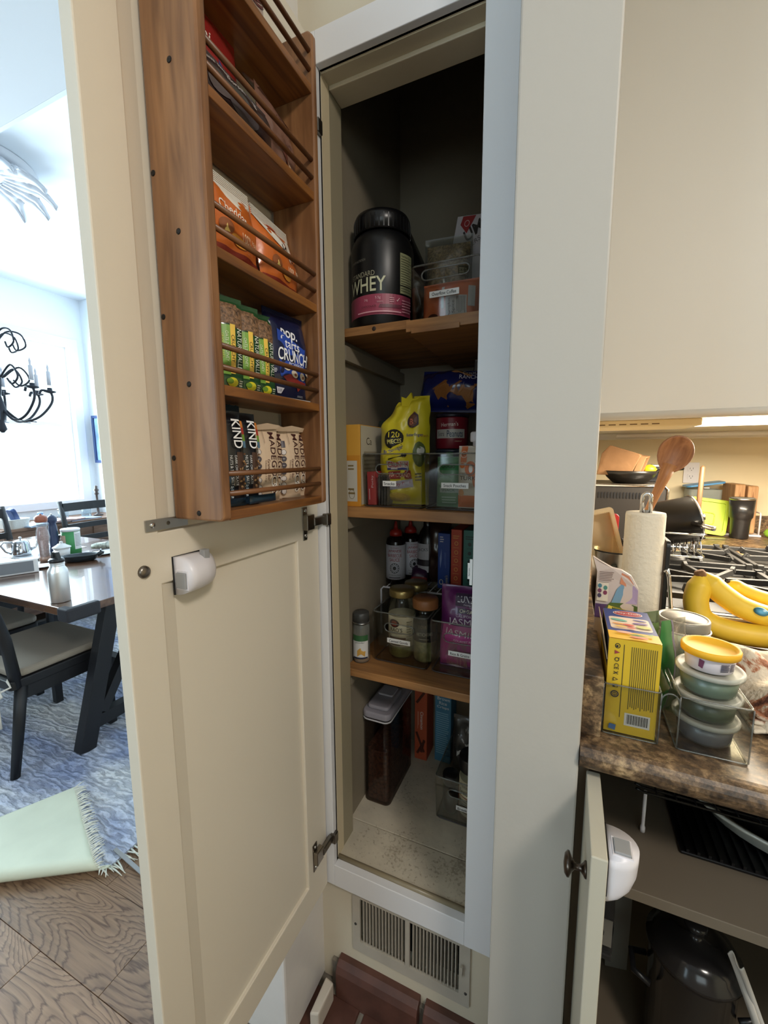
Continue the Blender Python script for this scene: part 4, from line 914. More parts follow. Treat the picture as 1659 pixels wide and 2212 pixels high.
sauce('barbecue sauce bottle half hidden behind the front one', (-.455, .458, ZR), .5)
t = thing('sauce_bottle', 'black bottle with white lettering behind the sauce bottles', 'bottle', (-.398, .46, ZR))
obj('bottle', B().lathe([(.03, 0), (.032, .004), (.032, .13), (.024, .155), (.014, .17), (.013, .20), (.016, .201), (.016, .215), (0, .216)], 24), mat('black_bottle', (16, 15, 16), .25), t)
P = Print(cylsurf(.032, (0, 0, 0), -.2), .006); P.rect(-.03, .03, .02, .12, (176, 174, 178)); P.text('JACKS', 0, .10, .012, (30, 28, 30), w=.034, rot=.1); P.rect(-.03, .05, .02, .07, (40, 34, 40)); P.done('bottle_print', t)
t = thing('snack_bag', 'dark brown bag hanging down beside the blue carton', 'snack bag', (-.352, .438, ZR), .1, None, -.05)
b, s = pouch(.066, .20, .045, 141, .01, .005); obj('bag', b, foil('umber_bag', (46, 28, 22), .3), t)
t = thing('snack_bag', 'purple and red bag lying on the wire rack behind the sauce', 'snack bag', (-.408, .405, ZR), .2, None, -.7)
b, s = pouch(.05, .06, .026, 143, .008, .002); obj('bag', b, foil('plum_bag', (60, 32, 62), .35), t); P = Print(s, .007); P.rect(-.028, .006, .028, .018, (150, 44, 40)); P.done('bag_print', t)
def spine(name, label, x, w, h, c, y=.368, d=.12):
    return carton(name, label, 'box', w, d, h, (x, y+d/2, ZR), 0, mat('carton_%d_%d_%d' % c, c, .45))
t = spine('pasta_box', 'deep blue carton standing upright on the wire rack', -.324, .036, .166, (22, 62, 138), .385, .10)
P = Print(plane((0, -.05, 0), (1, 0, 0), (0, 0, 1))); P.text("Annie's", .008, .026, .009, (190, 180, 150), w=.030, rot=R90, bold=.01); P.ring(-.007, .020, .006, .008, .002, (200, 190, 170)); P.lines(-.012, .140, .0, .160, 3, (190, 190, 200)); P.poly([(-.010, .06), (-.006, .09), (-.007, .12), (-.012, .09)], (120, 140, 190)); P.lines(.002, .06, .008, .11, 2, (80, 110, 180), vertical=True); P.done('carton_print', t)
t = spine('cracker_box', 'orange red carton between the blue and the teal cartons', -.284, .031, .182, (190, 70, 42), .372)
P = Print(plane((0, -.06, 0), (1, 0, 0), (0, 0, 1))); P.lines(-.010, .156, .010, .168, 2, (220, 150, 80))
for z in (.142, .116, .092, .066, .040, .014): P.ring(0, z, .0055, .006, .0016, (232, 170, 90), 14); P.lines(-.009, z-.013, .009, z-.010, 1, (220, 150, 90))
P.done('carton_print', t)
t = spine('cracker_box', 'teal carton beside the orange red carton', -.244, .040, .182, (54, 122, 114), .372)
P = Print(plane((0, -.06, 0), (1, 0, 0), (0, 0, 1))); P.lines(-.014, .156, .010, .168, 2, (24, 60, 56))
for z in (.142, .116, .092, .066, .040, .014): P.ell(-.002, z, .005, .0055, (22, 56, 54), 12); P.lines(-.010, z-.013, .008, z-.010, 1, (30, 70, 66))
P.done('carton_print', t)
t = thing('label_tag', 'small white paper label sticking out at the edge of the right stile', 'label', (-.166, .012, 1.135))
obj('tag', B().plate([(-.0022, -.026), (.003, -.026), (.003, .026), (-.0022, .026), (-.0022, .018), (-.0062, .018), (-.0062, -.014), (-.0022, -.014)], [], 0, .0006, fn=lambda x, z, y: (x, y, z)), mat('label_white', (232, 232, 230), .5), t)
P = Print(plane((-.002, -.0001, 0), (1, 0, 0), (0, 0, 1))); P.text('Spices', -.001, 0, .003, (40, 40, 40), w=.016, rot=R90); P.done('lettering', t)

# bins of the third shelf
cg = bin_('storage_bin', 'clear plastic bin holding jars with a label reading Canned Goods', .152, .24, .137, (-.384, .300, Z3), 0, None, 'Canned Goods', .064, .46, -.002, (.5, .72, .27))
def jar(name, label, loc, r, h, content, lidm, lid_r=None, lid_h=.016, lab=None, fill=.85):
    t = thing(name, label, 'jar', loc); lr = lid_r or r*.92
    obj('glass', B().lathe([(r*.85, 0), (r, .006), (r, h*.80), (r*.86, h*.90), (r*.84, h)], 32), GLASS, t)
    obj('content', B().lathe([(r*.82, .003), (r*.955, .008), (r*.955, h*.80*fill), (0, h*.80*fill)], 28), content, t)
    obj('lid', B().lathe([(lr, h-.004), (lr*1.02, h-.002), (lr*1.02, h+lid_h-.004), (lr*.95, h+lid_h), (0, h+lid_h-.001)], 32), lidm, t)
    return t
GOLD = mat('gold_lid', (150, 132, 84), .3, .8)
t = jar('sauce_jar', 'jar of green sauce with a gold lid and cream label in the Canned Goods bin', (-.398, .238, Z3+.003), .0365, .172, mat('green_sauce', (120, 118, 62), .5, var=.3, scale=90), GOLD, .034)
lb = obj('paper_label', B().lathe([(.0369, .036), (.0369, .118)], 32), mat('cream_label', (206, 196, 164), .5), t)
P = Print(cylsurf(.0369, (0, 0, 0), .2), .006); P.ell(-.016, .100, .015, .011, (60, 26, 22)); P.ell(-.016, .100, .009, .0075, (140, 60, 44)); P.text("RAO'S", -.010, .083, .011, (40, 30, 24), w=.034, bold=.01); P.text('homemade', -.006, .073, .004, (70, 60, 44), w=.034, rot=.05); P.rect(-.03, .056, .016, .062, (100, 64, 40)); P.lines(-.026, .04, .004, .044, 1, (60, 50, 40)); P.lines(.018, .05, .034, .11, 9, (150, 140, 110)); P.done('label_print', lb)
jar('sauce_jar', 'jar with a gold lid standing behind the green sauce jar', (-.385, .318, Z3+.003), .036, .168, mat('dark_sauce', (60, 52, 34), .4, var=.3, scale=80), GOLD, .0335)
t = jar('artichoke_jar', 'small jar with a brown lid in the Canned Goods bin', (-.330, .234, Z3+.003), .032, .150, mat('artichoke', (150, 144, 100), .5, var=.4, scale=70), mat('brown_lid', (142, 92, 52), .45), .0335, .022)
lb = obj('paper_label', B().lathe([(.0323, .06), (.0323, .11)], 28), mat('dark_label', (40, 46, 44), .5), t)
P = Print(cylsurf(.0323, (0, 0, 0), .3), .006); P.text('ARTICHOKE', -.002, .082, .009, (176, 176, 160), w=.044, rot=.06); P.text('LOVE', -.006, .102, .008, (150, 140, 110), w=.02); P.lines(-.016, .068, .016, .072, 1, (150, 150, 140)); P.done('label_print', lb)
t = thing('spice_jar', 'spice jar with a dark lid at the left edge of the third shelf', 'jar', (-.487, .168, Z3))
obj('glass', B().lathe([(.020, 0), (.0225, .004), (.0225, .098), (.019, .106)], 24), clear('spice_glass', (225, 222, 210), .3, .05, .12), t)
obj('spice', B().lathe([(.0205, .003), (.021, .012), (0, .013)], 20), mat('spice_powder', (170, 130, 84), .8), t)
obj('lid', B().lathe([(.0215, .106), (.0215, .110), (.0195, .111), (.021, .112), (.021, .134), (.019, .136), (0, .136)], 24), mat('grey_lid', (60, 60, 58), .4), t)
obj('lid_ring', B().tube([(.0218*cos(a), .0218*sin(a), .1085) for a in (2*pi*i/24 for i in range(24))], .0012, 6, closed=True), STEEL, t)
P = Print(cylsurf(.0225, (0, 0, 0), .3), .005); P.rect(-.024, .014, .022, .064, (206, 204, 200)); P.rect(-.024, .062, .022, .078, (50, 92, 54)); P.text('powder', .0, .058, .006, (50, 60, 50), w=.024); P.poly([(-.008, .020), (.012, .020), (.014, .034), (.0, .044), (-.008, .036)], (196, 150, 70)); P.rect(-.02, .014, .02, .018, (30, 36, 60)); P.done('label_print', t)
rb = bin_('storage_bin', 'clear plastic bin holding rice with a label reading Rice & Grains', .152, .24, .137, (-.224, .300, Z3), 0, None, 'Rice & Grains', .058, .43, .0, (.5, .72, .27))
t = thing('rice_bag', 'purple rice bag standing in the Rice & Grains bin', 'rice bag', (-.217, .225, Z3+.003), 0, None, -.07)
b, s = pouch(.138, .214, .062, 151, .01, .003, bulge=.35, nu=24, nv=36); obj('bag', b, foil('purple_bag', (92, 34, 92), .35), t)
P = Print(s, .007); P.rect(-.066, .006, .066, .118, (170, 66, 130)); P.poly([(-.05, .03), (-.03, .10), (.04, .104), (.02, .03)], (150, 84, 116)); P.rect(-.026, .168, .05, .198, (46, 22, 56)); P.text('LUNDBERG', .020, .185, .015, (206, 204, 210), w=.082, bold=.0); P.text('FAMILY FARMS', .020, .172, .004, (190, 180, 196), w=.05)
P.rect(-.020, .150, .030, .163, (70, 56, 80)); P.text('ORGANIC', .012, .1565, .009, (196, 192, 170), w=.054, bold=.01); P.text('CALIFORNIA', .004, .144, .006, (190, 180, 196), w=.055); P.text('JASMINE', .006, .127, .022, (206, 196, 206), w=.098, bold=.0)
P.text('JASMINE', -.004, .098, .018, (220, 200, 210), w=.096, rot=-.04, bold=.0); P.text('GOURMET RICE', .0, .083, .005, (220, 190, 205), w=.052)
for i in range(14): P.poly([(-.046+.004*i, .012), (-.045+.004*i, .012), (-.04+.0035*i, .04+.02*random.random()), (-.041+.0035*i, .04)], (206, 170, 130))
P.poly([(-.05, .010), (-.02, .018), (.0, .012), (-.02, .008)], (226, 206, 210)); P.text('NET WT 32 OZ', .03, .009, .004, (214, 180, 200)); P.done('bag_print', t)

# ---------------------------------------------------------------- pantry floor
t = thing('cereal_container', 'clear cereal container with a grey lid on the pantry floor', 'container', (-.466, .305, ZF))
obj('tub', B().prism(rrect(-.040, .040, -.098, .098, .016), 0, .268), clear('smoky_plastic', (206, 196, 192), .25, .08), t)
b = B(); 
prof = rrect(-.034, .034, -.090, .090, .012)
b.prism(prof, .004, .16); obj('cereal', b, mat('cereal_pieces', (86, 56, 42), .7, var=.7, scale=110, bump=.9), t)
obj('cereal_pieces', B().grid(lambda u, v: V(((u-.5)*.066, (v-.5)*.176, .162+.006*mnoise.noise(V((u*14, v*34, 2))))), 16, 36), MATS['cereal_pieces'], t)
obj('lid', B().prism(rrect(-.044, .044, -.102, .102, .02), .262, .282), mat('container_lid', (150, 146, 154), .4), t, .006, 3)
obj('lid', B().prism(rrect(-.033, .033, -.086, .03, .012), .282, .294), MATS['container_lid'], t, .005, 3)
obj('lid_flap', B().prism(rrect(-.024, .024, -.03, .02, .006), .294, .300), mat('lid_flap', (176, 174, 182), .4), t, .002)
obj('lid_seal', B().tube([(x, y, .258) for x, y in rrect(-.042, .042, -.1, .1, .018)], .0022, 6, closed=True), mat('lid_seal', (196, 194, 196), .4), t)
t = carton('cinnamon_box', 'orange carton with cinnamon sticks at the back of the pantry floor', 'box', .042, .075, .255, (-.405, .462, ZF), 0, mat('burnt_orange', (170, 78, 48), .5))
P = Print(plane((0, -.0375, 0), (1, 0, 0), (0, 0, 1))); P.text('Cinnamon', .004, .140, .010, (222, 206, 196), w=.062, rot=-R90, bold=.015); P.lines(-.010, .108, -.006, .17, 2, (216, 170, 146), vertical=True)
for u, v, a, l in ((.002, .055, 1.95, .045), (-.002, .040, 1.1, .035), (.006, .045, 1.35, .03), (-.004, .215, 1.0, .03)): P.poly([(u+l*cos(a)-.004*sin(a), v+l*sin(a)+.004*cos(a)), (u-l*cos(a)*.6-.004*sin(a), v-l*sin(a)*.6+.004*cos(a)), (u-l*cos(a)*.6+.004*sin(a), v-l*sin(a)*.6-.004*cos(a)), (u+l*cos(a)+.004*sin(a), v+l*sin(a)-.004*cos(a))], (74, 34, 24))
P.done('carton_print', t)
t = carton('rice_crisp_box', 'light blue carton of rice crisps at the back of the pantry floor', 'box', .054, .06, .262, (-.334, .472, ZF), -.05, mat('sky_blue_carton', (72, 128, 162), .5))
P = Print(plane((0, -.03, 0), (1, 0, 0), (0, 0, 1))); P.text('Brown', .002, .222, .011, (200, 214, 220), w=.042, bold=.02); P.text('Rice', .0, .207, .011, (200, 214, 220), w=.026, bold=.02); P.text('Crisps', .0, .192, .011, (200, 214, 220), w=.040, bold=.02); P.lines(-.022, .03, .022, .178, 20, (130, 176, 200)); P.done('carton_print', t)
bf = bin_('storage_bin', 'clear plastic bin on the pantry floor with a label reading Breakfast', .16, .25, .128, (-.216, .352, ZF), 0, None, 'Breakfast', .05, .40, .004, (.5, .70, .27))
t = thing('seed_bag', 'dark grey chia seed bag with a white label in the Breakfast bin', 'seed bag', (-.222, .36, ZF+.003), 0, None, -.06)
b, s = pouch(.12, .225, .06, 161, .012, .004); obj('bag', b, foil('charcoal_bag', (44, 44, 42), .4), t)
P = Print(s, .007); P.poly([(-.042, .110), (.05, .095), (.05, .165), (-.042, .175)], (186, 184, 180)); P.text('ORGANIC', -.02, .158, .006, (90, 90, 84), w=.03, rot=-.1); P.text('CHIA', -.012, .140, .020, (40, 42, 40), w=.052, rot=-.12); P.text('SEEDS', -.014, .122, .006, (90, 90, 84), w=.03, rot=-.12); P.text('NAVITAS', .01, .190, .009, (150, 148, 140), w=.06, rot=-.08); P.done('bag_print', t)
t = jar('jam_jar', 'cream labelled jar with a black lid at the front of the Breakfast bin', (-.202, .272, ZF+.003), .036, .150, mat('brown_spread', (120, 92, 60), .5), BLACKP, .037, .034)
lb = obj('paper_label', B().lathe([(.0363, .02), (.0363, .122)], 28), MATS['cream_label'], t)
P = Print(cylsurf(.0363, (0, 0, 0), -.3), .006); P.text('Peter', -.004, .108, .010, (50, 44, 36), w=.03); P.text('Encore', -.002, .090, .012, (40, 34, 28), w=.042, bold=.01); P.lines(-.028, .075, .02, .079, 1, (150, 40, 40)); P.lines(-.026, .03, .024, .068, 6, (110, 100, 80)); P.done('label_print', lb)
t = jar('spice_jar', 'small dark jar in the front left corner of the Breakfast bin', (-.262, .268, ZF+.003), .022, .092, mat('dark_spread', (34, 22, 18), .4), BLACKP, .0225, .022)
t = carton('tea_box', 'narrow orange packet between the jars in the Breakfast bin', 'box', .012, .06, .10, (-.237, .30, ZF+.003), .1, MATS['burnt_orange'])

# ================================================================ kitchen counter, hood, cabinet
CZ = .94
t = thing('kitchen_counter', 'brown speckled granite kitchen counter with a rounded front edge', 'counter', (0, 0, 0))
b = B(); pf = [(.036, CZ), (-.148, CZ)]
prof = [(2.095, .90), (2.095, CZ)] + [(-.137 - .020*sin(a), CZ-.020+.020*cos(a)) for a in (pi*i/10 for i in range(11))]
b.prism(prof, .0345, 1.45, fn=lambda y, z, x: (x, y - .012*max(0, (x-.034))*(y < 0)*2, z)); obj('countertop', b, GRANITE, t)
obj('backsplash', B().box(.0345, .062, -.124, 2.07, CZ, 1.037), GRANITE, t, .002); obj('backsplash', B().box(.062, 2.1, 2.075, 2.099, CZ, 1.03), GRANITE, t, .002)
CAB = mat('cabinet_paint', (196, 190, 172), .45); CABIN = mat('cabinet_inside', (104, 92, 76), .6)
t = thing('base_cabinet', 'cream base cabinet under the granite counter standing open', 'cabinet', (0, 0, 0))
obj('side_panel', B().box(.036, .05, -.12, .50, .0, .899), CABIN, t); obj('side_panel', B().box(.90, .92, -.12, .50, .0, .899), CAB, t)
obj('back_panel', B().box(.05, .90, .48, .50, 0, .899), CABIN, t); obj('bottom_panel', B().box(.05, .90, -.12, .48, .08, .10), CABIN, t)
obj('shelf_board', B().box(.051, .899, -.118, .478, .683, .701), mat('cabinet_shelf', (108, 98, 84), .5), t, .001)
dr2 = obj('door', B().box(.046, .0645, -.279, -.128, .10, .886), CAB, t, .0015)
kb = obj('knob', B().lathe([(.010, 0), (.010, .002), (.007, .004), (.004, .007), (.004, .014), (.009, .018), (.0145, .0205), (.015, .023), (.011, .0265), (0, .028)], 24), mat('bronze_knob', (92, 82, 74), .28, 1.), dr2)
kb.matrix_local = Matrix.Translation((.046, -.235, .822)) @ Matrix.Rotation(rad(-90), 4, 'Y')
dup(lk, (.0645, -.246, .8835), 0, 'white plastic child safety lock inside the open base cabinet door', rx=-pi/2)
BW = mat('black_wire', (30, 29, 30), .35, .6)
t = thing('wire_rack', 'black wire riser on white legs standing on the cabinet shelf', 'rack', (.145, .0, .7015))
b = B()
for y in (0, .012, .30): b.tube([(-.012, y-.006, .086), (0, y, .078), (.62, y, .078)], .0022, 6)
obj('wire_top', b, BW, t)
me = None
for i in range(22):
    if me is None: o = obj('wire', B().tube([(0, 0, .080), (0, .30, .080)], .0014, 5), BW, t); me = o.data
    else: o = bpy.data.objects.new('wire', me); COL.objects.link(o); o.parent = t
    o.location.x = .02+.028*i
for x, y in ((.004, .004), (.004, .296), (.61, .004), (.61, .296)): obj('leg', B().lathe([(.004, 0), (.0042, .008), (.0028, .012), (.0028, .078)], 10, (x, y, 0)), WHITEP, t)
t = thing('roasting_rack', 'black ribbed roasting rack lying on the cabinet shelf', 'rack', (.40, .10, .7015))
obj('rack_base', B().box(-.20, .20, -.12, .12, 0, .006), BW, t, .002)
me = None
for i in range(26):
    if me is None: o = obj('rib', B().box(-.002, .002, -.12, .12, .006, .012), BW, t); me = o.data
    else: o = bpy.data.objects.new('rib', me); COL.objects.link(o); o.parent = t
    o.location.x = -.19+.015*i
t = thing('baking_dish', 'white enamel baking dish on the black roasting rack', 'dish', (.435, .105, .714))
b = B(); pr_ = []
for k, z in ((.80, .0), (.86, .004), (.93, .03), (1.0, .040), (1.03, .040), (1.03, .036), (.97, .034), (.90, .030), (.84, .008), (.0, .007)):
    pr_.append((k, z))
b.lathe([(k*.12, z) for k, z in pr_], 40, sx=1.7, sy=1.1); obj('dish', b, mat('white_enamel', (200, 198, 186), .25, coat=.5), t)
obj('crust', B().lathe([(.100, .009), (.0, .012)], 32, sx=1.7, sy=1.1), mat('dark_crust', (36, 28, 24), .5), t)
t = thing('stock_pot', 'dark glass lidded pot on the floor of the base cabinet', 'pot', (.272, .115, .1005))
obj('pot_body', B().lathe([(.062, 0), (.070, .01), (.074, .27), (.079, .28)], 36), mat('black_pot', (22, 21, 22), .2, coat=.4), t)
obj('lid', B().lathe([(.080, .28), (.080, .288), (.070, .296), (.068, .306), (.040, .316), (.014, .320), (.012, .332), (.02, .338), (.018, .348), (0, .350)], 36), mat('dark_lid', (40, 38, 38), .15), t)
for s_ in (-1, 1): obj('handle', B().tube([(s_*.072, -.03, .20), (s_*.10, -.02, .205), (s_*.10, .02, .205), (s_*.072, .03, .20)], .006, 8), BLACKP, t)
t = thing('paper_towel_sheet', 'curled white paper strip hanging beside the dark pot', 'paper', (.334, .030, .365))
obj('sheet', B().grid(lambda u, v: V((-.03+.05*v+.02*(u-.5), .02*sin(3*v)-.01*u, .13-.13*v+.012*sin(6*u))), 8, 16), mat('white_paper', (206, 200, 190), .6), t).modifiers.new('thickness', 'SOLIDIFY').thickness = .0012
t = thing('oven_mitt', 'long dark cloth pot holder hanging at the left inside the base cabinet', 'pot holder', (.100, .06, .36))
b, s = pouch(.05, .26, .02, 171, .004, .003); obj('cloth', b, mat('charcoal_cloth', (40, 38, 38), .8, bump=.3, scale=300), t)
obj('patch', B().box(-.02, .022, -.013, -.0115, .03, .09), mat('grey_patch', (120, 116, 108), .7), t); obj('hem', B().box(-.024, .024, -.010, .010, -.006, .006), mat('charcoal_cloth', None), t, .002)
t = carton('cleaning_box', 'grey carton behind the pot holder in the base cabinet', 'box', .05, .10, .30, (.155, .30, .1), .2, mat('grey_carton', (120, 116, 106), .6))

# hood
HD = mat('hood_paint', (224, 219, 208), .5, bump=.05, bscale=60)
t = thing('range_hood', 'large smooth cream range hood with a rounded lower edge above the counter', 'range hood', (0, 0, 0))
HY, HZ = .50, 1.452
obj('hood_shell', B().box(.0345, 2.09, HY, HY+.02, HZ+.012, 2.598).box(.0345, 2.09, HY+.021, 2.09, HZ+.018, HZ+.03), HD, t)
obj('hood_edge', B().tube([(.0345, HY+.010, HZ+.012), (2.09, HY+.010, HZ+.012)], .0125, 12), HD, t)
LH = mat('cream_housing', (232, 214, 170), .5)
lh = obj('light_housing', B().box(.06, .36, .78, .98, HZ-.004, HZ+.018), LH, t, .003)
for i in range(6): obj('vent_slot', B().box(.08+.03*i, .10+.03*i, .7792, .7802, HZ+.003, HZ+.006), mat('slot_dark', (110, 84, 50), .6), lh)
obj('lamp_diffuser', B().box(.37, 1.5, .78, 1.08, HZ+.008, HZ+.018), mat('lamp_glow', (255, 236, 196), .5, emit=7.), t)
obj('rail', B().tube([(.2, 1.55, HZ-.002), (1.9, 1.55, HZ-.002)], .010, 10), HD, t); obj('rail', B().box(.05, 1.9, 1.72, 1.80, HZ-.012, HZ+.018), HD, t, .003)
lamp('hood_lamp', (.85, .95, HZ-.006), (.80, .85, 0), 1.0, .22, 66, (1.0, .87, .68))

# outlet
t = thing('wall_outlet', 'white double power outlet on the kitchen back wall', 'outlet', (.632, 2.098, 1.258))
obj('plate', B().prism(rrect(-.036, .036, -.058, .058, .004), -.006, 0, fn=lambda x, z, y: (x, y, z)), WHITEP, t, .001)
for z in (-.022, .022):
    q = obj('socket', B().prism(rrect(-.017, .017, -.015+z, .015+z, .006), -.008, -.006, fn=lambda x, zz, y: (x, y, zz)), WHITEP, t)
    obj('slots', B().box(-.008, -.006, -.0085, -.008, z-.002, z+.007).box(.006, .008, -.0085, -.008, z-.002, z+.007).box(-.002, .002, -.0085, -.008, z-.010, z-.006), BLACKP, q)

# cooktop
t = thing('cooktop', 'stainless steel gas cooktop with black cast iron grates', 'cooktop', (.21, .50, CZ))
obj('steel_tray', B().box(0, .95, 0, .84, .0005, .010), STEEL, t, .003)
obj('burner_well', B().box(.02, .93, .03, .385, .010, .0115).box(.02, .93, .455, .81, .010, .0115), BLACKIRON, t)
def grate():
    b = B(); w2, d2 = .165, .17; h0, h1 = .036, .050
    for s_ in (-1, 1):
        b.beam((-w2, s_*d2, .043), (w2, s_*d2, .043), .014, .016); b.beam((s_*w2, -d2, .043), (s_*w2, d2, .043), .014, .016)
        for s2_ in (-1, 1): b.box(s_*w2-.009, s_*w2+.009, s2_*d2-.009, s2_*d2+.009, .0115, .056)
    for k in range(8):
        a = pi*k/4+.2; r0, r1 = .038, .17
        b.beam((r0*cos(a), r0*sin(a), .050), (r1*cos(a)*.98, r1*sin(a), .050), .012, .018)
        b.beam((r1*.93*cos(a), r1*.93*sin(a), .052), (r1*1.0*cos(a), r1*1.0*sin(a), .060), .012, .02)
    return b
me = None
for j in range(2):
    for i in range(3):
        if me is None: o = obj('grate', grate(), BLACKIRON, t, .0015); me = o.data
        else:
            o = bpy.data.objects.new('grate', me); COL.objects.link(o); o.parent = t
            md = o.modifiers.new('edges', 'BEVEL'); md.width = .0015; md.limit_method = 'ANGLE'
        o.location = (.19+.36*i, .21+.42*j, 0)
        bb = obj('burner', B().lathe([(.045, .0115), (.045, .018), (.034, .022), (.034, .030), (.030, .033), (0, .033)], 24, (.19+.36*i, .21+.42*j, 0)), BLACKIRON, t)

# ---------------------------------------------------------------- things on the counter, front to back
t = thing('divided_organizer', 'clear plastic counter organizer with two compartments', 'organizer', (0, 0, CZ+.0005))
def tray(x0, x1):
    b = B(); h = .080; y0, y1 = -.108, .19; wt = .002
    b.box(x0, x1, y0, y1, 0, wt)
    for a in (y0, y1-wt): b.box(x0, x1, a, a+wt, wt, h)
    for a in (x0, x1-wt): b.box(a, a+wt, y0+wt, y1-wt, wt, h)
    obj('compartment', b, CLEAR, t, .0)
    r = B(); r.tube([(x, y, h) for x, y in rrect(x0, x1, y0, y1, .006)], .0012, 6, closed=True); r.tube([(x, y, .001) for x, y in rrect(x0, x1, y0, y1, .006)], .0011, 6, closed=True)
    for x in (x0, x1): r.tube([(x, y0, .002), (x, y0, h)], .0010, 6)
    obj('rim', r, CLEAR_EDGE, t)
tray(.0635, .137); tray(.160, .242)
obj('bridge', B().grid(lambda u, v: V((.137+.023*u, -.108+.298*v, .080+.010*sin(pi*u))), 8, 4), CLEAR, t)
e_ = B(); e_.tube([(.137, -.108, .062)]+[(.1485-.0115*cos(a), -.108, .068+.014*sin(a)) for a in (pi*i/10 for i in range(11))]+[(.160, -.108, .062)], .0011, 6); obj('bridge_edge', e_, CLEAR_EDGE, t)
YE = mat('toy_box_yellow', (226, 184, 48), .45)
t = thing('toy_dough_box', 'yellow and blue toy dough carton with an open left flap in the organizer', 'toy box', (.1005, -.036, CZ+.003))
obj('carton_body', B().box(-.0335, .0335, -.066, .066, 0, .147), YE, t, .001)
P = Print(plane((0, -.066, 0), (1, 0, 0), (0, 0, 1))); DK = (64, 58, 34)
P.rect(-.0335, 0, .0335, .147, (214, 178, 44))
P.lines(-.004, .040, .030, .138, 13, (110, 96, 40), fill=.5, ragged=.06, vertical=True); P.lines(-.014, .025, -.0125, .140, 1, DK, ragged=0, fill=.7, vertical=True)
P.rect(-.007, .014, .026, .034, (214, 210, 204))
for i in range(24): P.rect(-.004+.00115*i, .017, -.004+.00115*i+(.0008 if i % 3 else .0004), .032, (40, 40, 40)); P.k -= 1
P.k += 1
IK = (40, 42, 40)
P.ring(-.022, .137, .0036, .0040, .001, IK, 16); P.ell(-.0225, .1365, .0015, .002, IK, 10); P.poly([(-.0255, .124), (-.0185, .127), (-.0255, .130)], (150, 60, 60)); P.ring(-.022, .1160, .0030, .0034, .001, IK, 14); P.poly([(-.0195, .1165), (-.0185, .1195), (-.0205, .1185)], IK)
P.text('CE', -.022, .105, .006, IK, rot=-R90, bold=.01); P.poly([(-.025, .0925), (-.019, .0965), (-.0195, .0975), (-.0255, .0935)], IK); P.poly([(-.0255, .0965), (-.0195, .0925), (-.019, .0935), (-.025, .0975)], IK)
P.poly([(-.0255, .082), (-.0185, .085), (-.0255, .088)], IK); P.poly([(-.0245, .0835), (-.0205, .085), (-.0245, .0865)], (214, 178, 44)); P.rect(-.0255, .0725, -.0185, .0775, IK); P.rect(-.0225, .0735, -.0195, .0765, (214, 178, 44))
P.ring(-.022, .062, .0055, .0055, .0016, (44, 44, 60)); P.ring(-.022, .062, .003, .003, .0008, (44, 44, 60), 14); P.text('S', -.022, .062, .004, (44, 44, 60))
P.poly([(-.0275, .006), (-.0185, .004), (-.0175, .013), (-.0265, .014)], (60, 100, 150)); P.done('carton_print', t)
P = Print(plane((0, 0, .147), (1, 0, 0), (0, 1, 0))); P.rect(-.0335, -.036, .0335, .066, (48, 66, 132)); P.rect(-.0335, -.066, .0335, -.036, (236, 186, 56))
P.poly(rrect(-.028, .029, -.026, .028, .006), (226, 206, 186)); P.ell(.002, .047, .022, .013, (226, 216, 214)); P.ell(.002, .047, .0205, .0115, (176, 60, 60)); P.text('Play-Doh', .002, .048, .009, (236, 228, 224), w=.036, bold=.01); P.text('KITCHEN', .002, .037, .004, (206, 120, 150), w=.02)
for u, v, a, b_, c, r in ((-.014, .012, .012, .005, (110, 176, 160), -.2), (.016, .018, .010, .0025, (90, 90, 160), -.1), (.015, .004, .011, .004, (120, 96, 150), .1), (-.014, -.006, .011, .003, (226, 160, 90), -.1), (-.002, -.008, .008, .004, (206, 90, 70), -.2), (.018, -.012, .011, .006, (190, 190, 100), 0), (-.014, -.018, .009, .003, (226, 186, 96), 0), (.0, -.020, .006, .003, (206, 100, 80), 0)): P.ell(u, v, a, b_, c, 16, r)
P.ell(-.012, -.042, .011, .004, (226, 180, 160)); P.poly([(-.008, -.050), (.004, -.046), (.018, -.050), (.004, -.053)], (70, 120, 50)); P.ell(.006, -.058, .012, .003, (220, 130, 110)); P.poly([(.016, -.044), (.026, -.040), (.024, -.048)], (150, 180, 80)); P.done('carton_print', t)
obj('open_flap', B().prism([(-.064, .112), (.064, .112), (.063, .150), (.02, .152), (-.03, .144), (-.055, .128)], -.0006, .0006, fn=lambda y, z, x: (-.0342-(z-.112)*.16+x, y, z)), mat('flap_inside', (190, 176, 150), .6), t)
obj('open_side', B().box(-.0338, -.0332, -.060, .060, .10, .146), mat('box_inside', (22, 24, 40), .7), t)
t = thing('craft_package', 'printed craft kit sleeve with a wavy torn top behind the toy dough carton', 'package', (.090, .062, CZ+.003), -.05, None, -.04)
o_ = [(-.034, 0), (.036, 0), (.036, .150), (.034, .178), (.022, .200), (.006, .210), (-.010, .214), (-.030, .225), (-.042, .232), (-.034, .205)]
obj('sleeve', B().prism(o_, -.006, .006, fn=lambda x, z, y: (x, y+.006*sin(x*60), z)), mat('sleeve_card', (196, 184, 180), .5), t, .0006)
P = Print(lambda u, v: (V((u, -.006+.006*sin(u*60)-.0004, v)), V((0, -1, 0))), .01)
P.rect(-.034, .12, .034, .146, (84, 60, 104)); P.poly([(-.018, .140), (.034, .128), (.034, .146), (.02, .150), (-.01, .150)], (70, 96, 50)); P.poly([(-.014, .136), (.034, .126), (.034, .134), (-.012, .145)], (214, 206, 96)); P.text('Yardsaurs', .010, .1355, .006, (40, 36, 30), w=.034, rot=-.2, bold=.02)
